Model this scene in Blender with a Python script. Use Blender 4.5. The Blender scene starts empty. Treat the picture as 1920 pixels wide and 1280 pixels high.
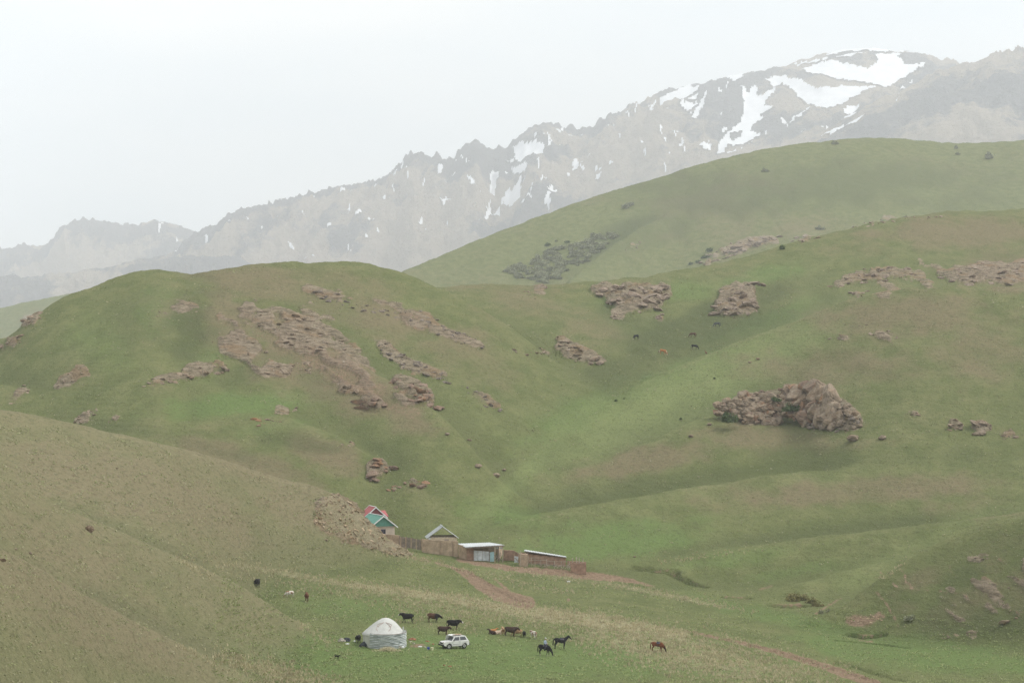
import bpy, bmesh, math, random
import numpy as np
from mathutils import Vector, Matrix
R = math.radians
random.seed(7)
rng = np.random.default_rng(11)
SC = bpy.context.scene
COL = SC.collection

# ------------------------------------------------------------------ camera
F = 4533.0            # focal length in pixels of a 1920-wide frame (85 mm lens)
ZC = 60.0             # eye height above the datum
cam_d = bpy.data.cameras.new('camera')
cam_d.sensor_width = 36.0
cam_d.lens = 36.0 * F / 1920.0
cam_d.clip_start = 1.0
cam_d.clip_end = 40000.0
cam = bpy.data.objects.new('camera', cam_d)
cam.location = (0, 0, ZC)
cam.rotation_euler = (R(90), 0, 0)
COL.objects.link(cam)
SC.camera = cam

# ------------------------------------------------------------------ sky and sun (bright overcast)
SUN_EL, SUN_AZ = 50.0, 82.0     # azimuth from +Y towards +X: from the right
w = bpy.data.worlds.new('World')
SC.world = w
w.use_nodes = True
nt = w.node_tree
nt.nodes.clear()
out = nt.nodes.new('ShaderNodeOutputWorld')
bg = nt.nodes.new('ShaderNodeBackground')
sky = nt.nodes.new('ShaderNodeTexSky')
sky.sky_type = 'NISHITA'
sky.sun_disc = False
sky.sun_elevation = R(SUN_EL)
sky.sun_rotation = R(SUN_AZ)
sky.dust_density = 6.0
sky.air_density = 1.2
sky.altitude = 1800
tc = nt.nodes.new('ShaderNodeTexCoord')
mp = nt.nodes.new('ShaderNodeMapping')
mp.inputs['Scale'].default_value = (3.2, 3.2, 9.0)
mp.inputs['Location'].default_value = (0.35, 0.2, 0.1)
nz = nt.nodes.new('ShaderNodeTexNoise')
nz.inputs['Scale'].default_value = 1.0
nz.inputs['Detail'].default_value = 4.0
nz.inputs['Roughness'].default_value = 0.5
cr = nt.nodes.new('ShaderNodeValToRGB')
cr.color_ramp.elements[0].position = 0.36
cr.color_ramp.elements[0].color = (7.1, 7.75, 8.2, 1)
cr.color_ramp.elements[1].position = 0.66
cr.color_ramp.elements[1].color = (8.95, 8.95, 8.75, 1)
mx = nt.nodes.new('ShaderNodeMix')
mx.data_type = 'RGBA'
mx.inputs[0].default_value = 0.90
nt.links.new(tc.outputs['Generated'], mp.inputs['Vector'])
nt.links.new(mp.outputs['Vector'], nz.inputs['Vector'])
nt.links.new(nz.outputs['Fac'], cr.inputs['Fac'])
nt.links.new(sky.outputs['Color'], mx.inputs[6])
nt.links.new(cr.outputs['Color'], mx.inputs[7])
nt.links.new(mx.outputs[2], bg.inputs['Color'])
bg.inputs['Strength'].default_value = 0.10
nt.links.new(bg.outputs[0], out.inputs[0])

sun_d = bpy.data.lights.new('sun', 'SUN')
sun_d.energy = 1.5
sun_d.angle = R(14)
sun_d.color = (1.0, 0.95, 0.87)
sun = bpy.data.objects.new('sun', sun_d)
a, e = R(SUN_AZ), R(SUN_EL)
sd = Vector((math.sin(a) * math.cos(e), math.cos(a) * math.cos(e), math.sin(e)))
sun.rotation_euler = sd.to_track_quat('Z', 'Y').to_euler()
COL.objects.link(sun)

SC.view_settings.view_transform = 'Standard'
SC.view_settings.look = 'None'
SC.view_settings.exposure = 0.48
SC.view_settings.gamma = 1.0
SC.view_settings.use_curve_mapping = False
SC.cycles.max_bounces = 5
SC.cycles.diffuse_bounces = 3
SC.cycles.glossy_bounces = 2
SC.cycles.volume_bounces = 2
SC.cycles.transparent_max_bounces = 12
SC.cycles.use_denoising = True
try:
    SC.cycles.denoising_prefilter = 'NONE'
    SC.cycles.denoising_input_passes = 'RGB_ALBEDO_NORMAL'
except Exception:
    pass

# ------------------------------------------------------------------ helpers
def tag(o, label=None, cat=None, group=None, kind=None):
    if label: o['label'] = label
    if cat: o['category'] = cat
    if group: o['group'] = group
    if kind: o['kind'] = kind
    return o

def link(o, parent=None):
    COL.objects.link(o)
    if parent is not None:
        o.parent = parent
    return o

def empty(name, loc=(0, 0, 0), rz=0.0):
    o = bpy.data.objects.new(name, None)
    o.location = loc
    o.rotation_euler = (0, 0, rz)
    o.empty_display_size = 0.3
    return link(o)

def mesh_np(name, verts, faces, mat, smooth=True, parent=None, attrs=None, matidx=None):
    """verts (n,3); faces (m,k) with constant k."""
    me = bpy.data.meshes.new(name)
    verts = np.ascontiguousarray(verts, dtype=np.float32)
    faces = np.ascontiguousarray(faces, dtype=np.int32)
    m, k = faces.shape
    me.vertices.add(len(verts)); me.vertices.foreach_set('co', verts.ravel())
    me.loops.add(m * k); me.loops.foreach_set('vertex_index', faces.ravel())
    me.polygons.add(m)
    me.polygons.foreach_set('loop_start', np.arange(0, m * k, k, dtype=np.int32))
    me.polygons.foreach_set('loop_total', np.full(m, k, dtype=np.int32))
    me.polygons.foreach_set('use_smooth', np.full(m, smooth, dtype=bool))
    me.update(calc_edges=True)
    if attrs:
        for an, arr in attrs.items():
            at = me.attributes.new(an, 'FLOAT_COLOR', 'POINT')
            at.data.foreach_set('color', np.ascontiguousarray(arr, dtype=np.float32).ravel())
    if mat: me.materials.append(mat)
    o = bpy.data.objects.new(name, me)
    return link(o, parent)

def bm_obj(name, bm, mat, parent=None, smooth=False):
    me = bpy.data.meshes.new(name)
    bmesh.ops.recalc_face_normals(bm, faces=bm.faces[:])
    bm.to_mesh(me); bm.free()
    if smooth:
        for p in me.polygons: p.use_smooth = True
    if mat: me.materials.append(mat)
    o = bpy.data.objects.new(name, me)
    return link(o, parent)

def copy_obj(o, parent=None):
    c = o.copy()
    COL.objects.link(c)
    c.parent = parent
    return c

# ---- numpy gradient noise
_perm = np.random.default_rng(3).permutation(256)
_perm = np.concatenate([_perm, _perm])
_ang = np.random.default_rng(4).random(256) * 2 * np.pi
_gx, _gy = np.cos(_ang), np.sin(_ang)
def pn(x, y, seed=0):
    x = np.asarray(x, dtype=np.float64) + seed * 17.31; y = np.asarray(y, dtype=np.float64) + seed * 9.77
    xi = np.floor(x).astype(np.int64); yi = np.floor(y).astype(np.int64)
    xf = x - xi; yf = y - yi
    xi &= 255; yi &= 255
    u = xf * xf * xf * (xf * (xf * 6 - 15) + 10); v = yf * yf * yf * (yf * (yf * 6 - 15) + 10)
    def g(ix, iy, dx, dy):
        h = _perm[_perm[ix & 255] + (iy & 255)]
        return _gx[h] * dx + _gy[h] * dy
    n00 = g(xi, yi, xf, yf); n10 = g(xi + 1, yi, xf - 1, yf)
    n01 = g(xi, yi + 1, xf, yf - 1); n11 = g(xi + 1, yi + 1, xf - 1, yf - 1)
    return (n00 * (1 - u) + n10 * u) * (1 - v) + (n01 * (1 - u) + n11 * u) * v
def fbm(x, y, oct=4, seed=0, gain=0.5):
    s = 0; a = 1.0; f = 1.0
    for i in range(oct):
        s = s + a * pn(x * f, y * f, seed + i * 3); a *= gain; f *= 2.03
    return s
def ridged(x, y, oct=4, seed=0, gain=0.5):
    s = 0; a = 1.0; f = 1.0; n = 0
    for i in range(oct):
        s = s + a * (1 - 2.2 * np.abs(pn(x * f, y * f, seed + i * 3))); n += a; a *= gain; f *= 2.03
    return s / n
def sstep(a, b, x):
    t = np.clip((x - a) / (b - a), 0, 1)
    return t * t * (3 - 2 * t)

def W(px, py, D):
    return Vector(((px - 960.0) / F * D, D, ZC - (py - 640.0) / F * D))

# ------------------------------------------------------------------ material helpers
class NT:
    def __init__(s, name):
        s.m = bpy.data.materials.new(name); s.m.use_nodes = True
        s.t = s.m.node_tree; s.t.nodes.clear()
        s.o = s.t.nodes.new('ShaderNodeOutputMaterial')
        s.b = s.t.nodes.new('ShaderNodeBsdfPrincipled')
        s.t.links.new(s.b.outputs[0], s.o.inputs[0])
        s.b.inputs['Roughness'].default_value = 0.9
        s.b.inputs['Specular IOR Level'].default_value = 0.15
    def n(s, typ, **kw):
        nd = s.t.nodes.new(typ)
        for k, v in kw.items(): setattr(nd, k, v)
        return nd
    def l(s, a, b): s.t.links.new(a, b)
    def noise(s, vec, scale, detail=3.0, rough=0.55, dist=0.0):
        nd = s.n('ShaderNodeTexNoise')
        nd.inputs['Scale'].default_value = scale; nd.inputs['Detail'].default_value = detail
        nd.inputs['Roughness'].default_value = rough; nd.inputs['Distortion'].default_value = dist
        if vec is not None: s.l(vec, nd.inputs['Vector'])
        return nd.outputs['Fac']
    def math(s, op, a, b=None, clamp=False):
        nd = s.n('ShaderNodeMath', operation=op, use_clamp=clamp)
        for i, v in enumerate((a, b)):
            if v is None: continue
            if isinstance(v, (int, float)): nd.inputs[i].default_value = v
            else: s.l(v, nd.inputs[i])
        return nd.outputs[0]
    def mix(s, fac, a, b, mode='MIX'):
        nd = s.n('ShaderNodeMix', data_type='RGBA', blend_type=mode)
        nd.clamp_factor = True
        for i, v in ((0, fac), (6, a), (7, b)):
            if isinstance(v, (int, float)): nd.inputs[i].default_value = v
            elif isinstance(v, tuple): nd.inputs[i].default_value = v + (1,) if len(v) == 3 else v
            else: s.l(v, nd.inputs[i])
        return nd.outputs[2]
    def rng(s, v, a, b, c=0.0, d=1.0, smooth=True):
        nd = s.n('ShaderNodeMapRange')
        nd.interpolation_type = 'SMOOTHSTEP' if smooth else 'LINEAR'
        s.l(v, nd.inputs[0])
        for i, q in enumerate((a, b, c, d)): nd.inputs[1 + i].default_value = q
        return nd.outputs[0]
    def mapping(s, vec, sc=(1, 1, 1), rot=(0, 0, 0)):
        nd = s.n('ShaderNodeMapping')
        nd.inputs['Scale'].default_value = sc; nd.inputs['Rotation'].default_value = rot
        s.l(vec, nd.inputs['Vector']); return nd.outputs[0]
    def bump(s, h, dist, strength=1.0, prev=None):
        nd = s.n('ShaderNodeBump')
        nd.inputs['Strength'].default_value = strength; nd.inputs['Distance'].default_value = dist
        s.l(h, nd.inputs['Height'])
        if prev is not None: s.l(prev, nd.inputs['Normal'])
        return nd.outputs[0]

def plain(name, col, rough=0.8, var=0.15, scale=6.0, metal=0.0, spec=0.2, bump=0.0):
    k = NT(name)
    tcn = k.n('ShaderNodeTexCoord')
    f = k.noise(tcn.outputs['Object'], scale, 4.0, 0.6)
    f2 = k.noise(tcn.outputs['Object'], scale * 5, 3.0, 0.6)
    d = tuple(c * (1 - var) for c in col); b = tuple(min(1, c * (1 + var)) for c in col)
    c = k.mix(k.rng(f, 0.3, 0.7), d, b)
    c = k.mix(k.math('MULTIPLY', k.rng(f2, 0.4, 0.75), 0.35), c, tuple(q * (1 - var) for q in d))
    k.l(c, k.b.inputs['Base Color'])
    k.b.inputs['Roughness'].default_value = rough
    k.b.inputs['Metallic'].default_value = metal
    k.b.inputs['Specular IOR Level'].default_value = spec
    if bump > 0:
        k.l(k.bump(f2, bump), k.b.inputs['Normal'])
    return k.m

# ------------------------------------------------------------------ terrain: hill crests given as (bearing, elevation, distance) survey points
PXF = np.arange(-420, 2341, 1.0)
def gsm(a, s):
    if s <= 0: return a
    k = np.exp(-0.5 * (np.arange(-int(4 * s), int(4 * s) + 1) / s) ** 2); k /= k.sum()
    h = len(k) // 2
    p = np.concatenate([np.full(h, a[0]) - (a[1] - a[0]) * np.arange(h, 0, -1), a, np.full(h, a[-1]) + (a[-1] - a[-2]) * np.arange(1, h + 1)])
    return np.convolve(p, k, 'valid')
class Layer:
    def __init__(s, name, pts, sf, sb=0.3, r=8.0, sm=14.0, end=(0.35, 0.35)):
        s.name = name
        p = np.array([q[:3] for q in pts], float)
        s.py = gsm(np.interp(PXF, p[:, 0], p[:, 1]), sm)
        s.D = gsm(np.interp(PXF, p[:, 0], p[:, 2]), max(sm, 14.0))
        if not isinstance(sf, (list, tuple)): sf = [(0, sf)]
        s.sf = gsm(np.interp(PXF, [q[0] for q in sf], [q[1] for q in sf]), 30.0)
        s.z = ZC - (s.py - 640.0) / F * s.D
        lo, hi = p[0, 0], p[-1, 0]
        off = np.maximum(lo - PXF, 0) * end[0] + np.maximum(PXF - hi, 0) * end[1]
        s.z = s.z - gsm(off, 8.0) / F * s.D
        s.sb = sb; s.r = r
    def ev(s, px, D):
        i = np.clip(px - PXF[0], 0, len(PXF) - 1.001)
        i0 = i.astype(int); f_ = i - i0
        def g(a): return a[i0] * (1 - f_) + a[i0 + 1] * f_
        zc = g(s.z); d = g(s.D) - D
        sl = np.where(d > 0, g(s.sf), s.sb)
        return zc - sl * (np.sqrt(d * d + s.r ** 2) - s.r)

LAYERS = [
 Layer('left_slope_far', [(-420,690,320),(0,768,350),(80,782,357),(160,800,365),(240,818,374),(330,838,388),(420,862,408),(500,890,428),(580,911,437),(620,924,441),(660,953,443),(700,985,444),(740,1020,444),(780,1046,442),(840,1085,436)],
       [(0,.16),(300,.2),(500,.28),(620,.5),(740,.6)], .5, 5, 8),
 Layer('left_slope_mid', [(-420,730,205),(0,898,250),(100,945,262),(200,985,275),(300,1030,290),(400,1075,305),(470,1110,315),(520,1142,322),(600,1195,330)], [(0,.14),(300,.17),(520,.22)], .3, 5, 14),
 Layer('left_slope_near', [(-420,840,150),(0,1030,190),(60,1060,198),(150,1110,214),(250,1165,235),(350,1215,255),(430,1255,268),(520,1300,280)], .12, .35, 4, 14),
 Layer('left_hill', [(-420,870,590),(0,640,620),(60,592,625),(120,556,630),(200,525,637),(260,508,640),(300,502,642),(360,511,648),(420,502,655),(480,494,660),(540,490,664),(690,490,672),(720,498,672),(770,515,672),(850,548,665),(950,606,655),(1050,680,645),(1150,740,635)], [(500,.27),(650,.32),(900,.32),(1100,.27)], .35, 14, 9),
 Layer('left_hill', [(300,507,638),(420,562,612),(520,612,590),(640,665,565),(760,728,540),(830,778,525),(900,860,510),(960,930,500)], [(500,.3),(640,.39),(900,.38)], .1, 6, 16, (.9,.5)),
 Layer('left_hill', [(-420,800,540),(-200,740,550),(-60,715,555),(60,725,548),(160,760,530),(240,805,505)], .3, .12, 10, 20, (.2,.4)),
 Layer('left_hill', [(200,840,480),(360,797,500),(470,772,515),(560,790,508),(640,820,505),(720,868,500),(800,908,494),(880,942,488),(960,968,482)], [(450,.3),(600,.42),(800,.48),(960,.45)], .1, 6, 14, (.25,.3)),
 Layer('middle_ridge', [(780,560,760),(860,534,770),(960,531,780),(1060,530,790),(1150,525,800),(1250,510,815),(1400,480,850),(1500,452,880),(1590,428,905),(1650,415,920),(1750,400,940),(1850,392,955),(1920,390,965),(2340,400,980)], .2, .3, 14, 10),
 Layer('right_spur', [(900,925,565),(1000,850,590),(1100,780,610),(1200,718,628),(1290,680,640),(1350,650,645),(1420,625,648),(1500,595,650),(1560,570,650),(1620,550,650),(1680,541,648),(1760,536,645),(1920,540,640),(2340,570,610)], .315, .25, 8, 12),
 Layer('right_spur', [(860,955,505),(900,938,515),(1000,908,530),(1100,872,545),(1200,835,555),(1300,790,565),(1400,757,578),(1500,737,590),(1600,732,592),(1750,747,590),(1920,762,580),(2340,800,560)], .33, .1, 9, 20),
 Layer('lower_spur', [(900,1002,470),(940,986,475),(1000,970,482),(1100,950,490),(1200,932,497),(1300,912,505),(1400,893,512),(1500,883,517),(1600,876,518),(1700,873,517),(1800,870,515),(1920,865,510),(2340,855,495)], [(1000,.21),(1200,.24),(1400,.28),(1920,.28)], .4, 5, 14),
 Layer('stream_spur', [(1180,1070,450),(1240,1053,455),(1300,1040,458),(1400,1025,462),(1500,1012,465),(1600,1000,466),(1700,988,466),(1800,975,464),(1920,960,460),(2340,920,445)], [(1200,.22),(1400,.30),(1800,.32)], .4, 3, 12),
 Layer('stream_spur', [(1400,1125,428),(1440,1110,432),(1500,1092,436),(1560,1077,440),(1640,1058,444),(1720,1040,446),(1850,1010,446),(2000,985,446)], .3, .3, 2.5, 10),
 Layer('right_bank', [(1480,1182,385),(1580,1137,388),(1640,1093,390),(1700,1052,392),(1750,1022,394),(1800,997,394),(1850,980,393),(1920,964,390),(2340,900,370)], [(1500,.3),(1640,.38),(1800,.5)], .5, 3, 12),
 Layer('far_hill', [(600,590,1906),(700,538,1984),(760,505,2030),(800,490,2062),(860,465,2108),(920,440,2154),(1000,410,2209),(1080,380,2248),(1160,355,2286),(1250,328,2317),(1340,300,2340),(1420,283,2356),(1500,270,2372),(1580,261,2387),(1640,258,2395),(1720,262,2402),(1800,268,2402),(1860,266,2402),(1920,262,2402),(2340,250,2402)], .3, .35, 30, 10),
 Layer('far_hill', [(1000,575,1752),(1050,535,1829),(1080,512,1883),(1130,472,1968),(1190,432,2062),(1260,400,2139)], .3, .12, 12, 14, (.3,.5)),
 Layer('far_mound', [(1060,548,1500),(1150,524,1530),(1250,513,1560),(1300,500,1575),(1350,480,1593),(1450,458,1620),(1550,445,1635),(1700,440,1650)], .25, .25, 12, 12),
 Layer('distant_hill', [(-420,600,3325),(-100,590,3325),(0,575,3325),(60,562,3325),(120,550,3325),(200,535,3325),(330,520,3325)], .3, .3, 30, 14),
]
FLOOR = [(300,1280,288),(650,1280,286),(1000,1280,286),(1300,1280,290),(1560,1280,305),(1760,1280,318),(1920,1280,322),
 (700,1212,314),(850,1214,315),(1050,1216,322),(1240,1220,328),(1400,1235,326),
 (500,1120,360),(580,1125,360),(780,1166,342),(860,1180,335),(980,1192,336),(540,1160,338),(600,1190,322),
 (340,1040,402),(470,1062,395),(600,1085,388),(760,1106,380),(900,1128,372),(1000,1140,366),(1150,1160,357),(1280,1180,350),(1400,1202,341),(1500,1228,334),(1640,1266,324),
 (420,1046,420),(640,1060,420),(700,1040,438),(860,1062,432),(900,1098,408),(975,1126,388),(1000,1100,412),(1150,1130,390),(1280,1158,378),(1400,1188,362),(1500,1215,350),(1600,1235,342),(1700,1250,336),
 (750,1027,452),(870,1048,449),(1000,1066,446),(1095,1078,442),(1200,1090,440),(1150,1105,420),(1300,1110,428),(1400,1120,424),(1500,1140,410),(1380,1150,400),(1560,1165,394),(1640,1190,376),(1640,1205,365),(1760,1200,368),(1920,1205,362),(1900,1240,340),(1750,1225,352),
 (700,1020,458),(800,1030,458),(760,1008,470),(860,1020,470),(1000,1040,468),(900,985,490),(900,958,520),(1000,885,560),(1050,800,600),(1180,722,640),(1250,672,668),(1300,655,685),(850,540,760),
 (1500,700,700),(1900,700,720),(1500,1050,470),(1900,1080,450),(500,900,560),(0,900,500),(0,1000,420),(100,1150,300),(-300,1000,400),(2300,1150,420),(2300,900,600),(2300,1300,300)]
fp = np.array(FLOOR, float)
fx = (fp[:, 0] - 960) / F * fp[:, 2]; fz = ZC - (fp[:, 1] - 640) / F * fp[:, 2]
ex = np.array([(-60,40,50.),(0,40,50.),(60,40,50.),(-40,120,33.),(0,120,32.),(60,120,30.),(0,200,24.),(-30,200,28.),(60,200,20.),(0,900,50.),(300,900,50.),(-300,900,40.),(0,1200,40.),(400,1200,40.),(-400,1200,30.),(0,2200,30.),(-600,2200,20.),(700,2200,30.),(0,3700,30.),(-1100,3700,20.),(1100,3700,30.),(0,1700,30.),(500,1700,35.),(-500,1700,25.)])
fx = np.concatenate([fx, ex[:, 0]]); fy = np.concatenate([fp[:, 2], ex[:, 1]]); fz = np.concatenate([fz, ex[:, 2]])
def _tk(r2): return np.where(r2 > 1e-9, 0.5 * r2 * np.log(np.maximum(r2, 1e-9)), 0.0)
S0 = 100.0
_n = len(fx); _A = np.zeros((_n + 3, _n + 3))
_A[:_n, :_n] = _tk(((fx[:, None] - fx) ** 2 + (fy[:, None] - fy) ** 2) / S0 ** 2) + np.eye(_n) * 0.004
_A[:_n, _n:] = np.stack([np.ones(_n), fx / S0, fy / S0], 1); _A[_n:, :_n] = _A[:_n, _n:].T
_w = np.linalg.solve(_A, np.concatenate([fz, np.zeros(3)]))
def floor_z(x, y):
    sh = x.shape; x = x.ravel(); y = y.ravel(); o = np.empty(len(x))
    for i in range(0, len(x), 40000):
        a, b = x[i:i + 40000], y[i:i + 40000]
        o[i:i + 40000] = _tk(((a[:, None] - fx) ** 2 + (b[:, None] - fy) ** 2) / S0 ** 2) @ _w[:_n] + _w[_n] + _w[_n + 1] * a / S0 + _w[_n + 2] * b / S0
    return o.reshape(sh)

_fgx = np.linspace(-1160, 1160, 581); _fgy = np.concatenate([np.arange(30, 800, 3.0), np.arange(800, 3760, 14.0)])
_fg = floor_z(*np.meshgrid(_fgx, _fgy))
def floor_i(x, y):
    c = np.clip((x + 1160) / 4.0, 0, 579.999); r = np.clip(np.interp(y, _fgy, np.arange(len(_fgy))), 0, len(_fgy) - 1.001)
    ci = c.astype(int); ri = r.astype(int); cf = c - ci; rf = r - ri
    return (_fg[ri, ci] * (1 - cf) + _fg[ri, ci + 1] * cf) * (1 - rf) + (_fg[ri + 1, ci] * (1 - cf) + _fg[ri + 1, ci + 1] * cf) * rf
def terrain(px, D, noise=True):
    """px, D 2-D arrays -> z, index of the dominant layer (0 = valley floor)"""
    x = (px - 960) / F * D
    zs = [floor_i(x, D)] + [L.ev(px, D) for L in LAYERS]
    zs = np.stack(zs)
    k = 0.25 + 0.0010 * D
    top = zs.max(0)
    z = top + k * np.log(np.exp(np.maximum((zs - top) / k, -40)).sum(0))
    idx = zs.argmax(0)
    if noise:
        hill = np.clip((idx > 0).astype(float), 0, 1)
        z = z + (0.25 + 0.28 * hill) * fbm(x / 38, D / 55, 4, 1) * np.clip(D / 450, .35, 2.2)
        z = z + (0.12 + .12 * hill) * fbm(x / 5.0, D / 7.0, 4, 5, .6) * np.clip(D / 450, .3, 2.0)
        # shallow gullies running down the bigger hillsides
        g = np.abs(pn(x / 30 + 0.8 * pn(x / 60, D / 60, 8), D / 160, 9))
        z = z - .6 * hill * sstep(.25, 0, g) * sstep(420, 560, D)
        # grazing terraces: faint steps along the contour
        tm = np.clip(pn(x / 26, D / 40, 13) + .35, 0, 1) * hill
        z = z + .07 * tm * np.sin(6.2832 * (z / .95 + .35 * fbm(x / 9, D / 12, 2, 15))) * np.clip(D / 450, .4, 1.8)
    return z, idx

# rows spaced so that they fall evenly in view
_cpx = np.linspace(-60, 1980, 90); _cD = np.exp(np.linspace(np.log(40), np.log(3700), 2800))
_Z, _I = terrain(*np.meshgrid(_cpx, _cD), noise=False)
_E = 640 + (ZC - _Z) / _cD[:, None] * F
_Em = np.minimum.accumulate(np.minimum(_E, 1330), 0)
_dv = np.maximum(-np.diff(_Em, axis=0), 0)
_wgt = np.sort(_dv, 1)[:, -14:].mean(1) + 0.02
_cum = np.concatenate([[0], np.cumsum(_wgt)])
NR, NCOL = 900, 860
DR = np.interp(np.linspace(0, _cum[-1], NR), _cum, _cD)
PXC = np.concatenate([np.linspace(-380, -40, 45)[:-1], np.linspace(-40, 1960, NCOL - 88), np.linspace(1960, 2300, 45)[1:]])
NC = len(PXC)
GP, GD = np.meshgrid(PXC, DR)
GZ, GI = terrain(GP, GD)
GX = (GP - 960) / F * GD

# stream banks: steep little cuts beside the meadow
def carve(pts, width, depth, sharp=0.35):
    """lower the ground along a polyline of (px, D); steep on the far side"""
    p = np.array(pts, float); X = (p[:, 0] - 960) / F * p[:, 1]; Y = p[:, 1]
    c0, c1 = np.searchsorted(PXC, [p[:, 0].min() - 90, p[:, 0].max() + 90]); r0, r1 = np.searchsorted(DR, [Y.min() - 12, Y.max() + 12])
    w_ = (slice(r0, r1), slice(c0, c1)); gx, gd = GX[w_], GD[w_]
    best = np.full(gx.shape, 1e9)
    for i in range(len(p) - 1):
        ax, ay, bx, by = X[i], Y[i], X[i + 1], Y[i + 1]
        t = np.clip(((gx - ax) * (bx - ax) + (gd - ay) * (by - ay)) / ((bx - ax) ** 2 + (by - ay) ** 2 + 1e-9), 0, 1)
        best = np.minimum(best, np.hypot(gx - ax - t * (bx - ax), gd - ay - t * (by - ay)))
    best = best + 0.5 * pn(gx / 2.5, gd / 2.5, 31)
    GZ[w_] -= depth * sstep(width, width * sharp, best)
def pick0(px, py):
    c = np.interp(px, PXC, np.arange(NC)); c = int(round(c))
    E = 640 + (ZC - GZ[:, c]) / DR * F
    r = np.argmax(E <= py)
    return DR[r]
def pxl(*pts): return [(x, pick0(x, y)) for x, y in pts]
carve(pxl((1195,1068),(1240,1072),(1262,1070)), 1.6, 1.5)
carve(pxl((1262,1078),(1300,1094),(1320,1100)), 1.3, 1.1)
carve(pxl((1360,1120),(1400,1122)), 1.2, 1.2)
carve(pxl((1450,1136),(1480,1138),(1505,1136)), 1.8, 2.2)
carve(pxl((1590,1190),(1620,1196),(1655,1192)), 1.0, 1.3)
carve(pxl((1570,1200),(1640,1206),(1700,1214)), .9, .7)
carve(pxl((1560,1238),(1620,1256),(1690,1276)), 1.1, .5)
# wheel track
carve(pxl((850,1066),(880,1080),(905,1100),(935,1115),(975,1128)), 2.6, .35, .6)
carve(pxl((1290,1186),(1400,1208),(1500,1236),(1600,1266),(1640,1279)), 1.8, .3, .6)
GE = 640 + (ZC - GZ) / GD * F
GEM = np.minimum.accumulate(GE, 0)

def pick(px, py):
    """first ground point met by the view ray: world position and distance (vectorised)"""
    px = np.atleast_1d(np.asarray(px, float)); py = np.atleast_1d(np.asarray(py, float))
    c = np.clip(np.round(np.interp(px, PXC, np.arange(NC))).astype(int), 0, NC - 1)
    D = np.empty(len(px)); z = np.empty(len(px))
    for cc in np.unique(c):
        m = c == cc
        col = -GEM[:, cc]
        r = np.clip(np.searchsorted(col, -py[m]), 1, NR - 1)
        e0, e1 = GE[r - 1, cc], GE[r, cc]
        t = np.clip((e0 - py[m]) / np.maximum(e0 - e1, 1e-6), 0, 1)
        D[m] = DR[r - 1] + t * (DR[r] - DR[r - 1]); z[m] = GZ[r - 1, cc] + t * (GZ[r, cc] - GZ[r - 1, cc])
    return np.stack([(px - 960) / F * D, D, z], 1)
def at(px, py):
    return Vector(pick(px, py)[0])
def ground_z(x, y):
    """height of the ground sheet below a world point (vectorised, bilinear)"""
    x = np.asarray(x, float); y = np.asarray(y, float)
    px = 960 + x / y * F
    c = np.clip(np.interp(px, PXC, np.arange(NC)), 0, NC - 1.001); r = np.clip(np.interp(y, DR, np.arange(NR)), 0, NR - 1.001)
    ci = c.astype(int); ri = r.astype(int); cf = c - ci; rf = r - ri
    return (GZ[ri, ci] * (1 - cf) + GZ[ri, ci + 1] * cf) * (1 - rf) + (GZ[ri + 1, ci] * (1 - cf) + GZ[ri + 1, ci + 1] * cf) * rf

# ------------------------------------------------------------------ ground cover map (what grows or lies where, plus painted shade and crest highlights)
CW, CH = 1160, 700       # 2 px cells covering -200..2120 x -60..1340
cX, cY = np.meshgrid(np.arange(CW) * 2 - 200 + 1, np.arange(CH) * 2 - 60 + 1)
def blur(a, s):
    if s <= 0: return a
    k = np.exp(-0.5 * (np.arange(-int(3 * s), int(3 * s) + 1) / s) ** 2); k /= k.sum(); h = len(k) // 2
    a = np.pad(a, ((h, h), (0, 0)), 'edge'); a = sum(k[i] * a[i:i + a.shape[0] - 2 * h] for i in range(len(k)))
    a = np.pad(a, ((0, 0), (h, h)), 'edge'); return sum(k[i] * a[:, i:i + a.shape[1] - 2 * h] for i in range(len(k)))
def inpoly(poly, X, Y):
    p = np.array(poly, float); ins = np.zeros(X.shape, bool); j = len(p) - 1
    for i in range(len(p)):
        xi, yi, xj, yj = p[i, 0], p[i, 1], p[j, 0], p[j, 1]
        c = ((yi > Y) != (yj > Y)) & (X < (xj - xi) * (Y - yi) / (yj - yi + 1e-9) + xi)
        ins ^= c; j = i
    return ins
MAP = {k: np.zeros((CH, CW)) for k in ('brown', 'rock', 'dry', 'dirt', 'lush', 'rockh', 'pale', 'deep_green_shade')}
_wc = {}
def wob(sc, seed):
    if (sc, seed) not in _wc:
        _wc[(sc, seed)] = (fbm(cX / sc, cY / sc, 3, seed), .6 * fbm(cX / sc, cY / sc, 3, seed + 7))
    return _wc[(sc, seed)]
def win(pts, m):
    a = np.array(pts, float)
    c0 = int(np.clip((a[:, 0].min() - m + 200) / 2, 0, CW - 2)); c1 = int(np.clip((a[:, 0].max() + m + 200) / 2 + 1, c0 + 1, CW))
    r0 = int(np.clip((a[:, 1].min() - m + 60) / 2, 0, CH - 2)); r1 = int(np.clip((a[:, 1].max() + m + 60) / 2 + 1, r0 + 1, CH))
    return (slice(r0, r1), slice(c0, c1))
def paint(ch, w_, mask, v=1.0, s=2.0):
    MAP[ch][w_] = np.maximum(MAP[ch][w_], v * blur(mask.astype(float), s))
def p_poly(ch, poly, v=1.0, s=2.0, amp=5.0):
    w_ = win(poly, amp * 2 + s * 7); wx_, wy_ = wob(24.0, 40)
    paint(ch, w_, inpoly(poly, cX[w_] + amp * wx_[w_], cY[w_] + amp * wy_[w_]), v, s)
_en = fbm(cX / 60, cY / 30, 3, 50)
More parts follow.
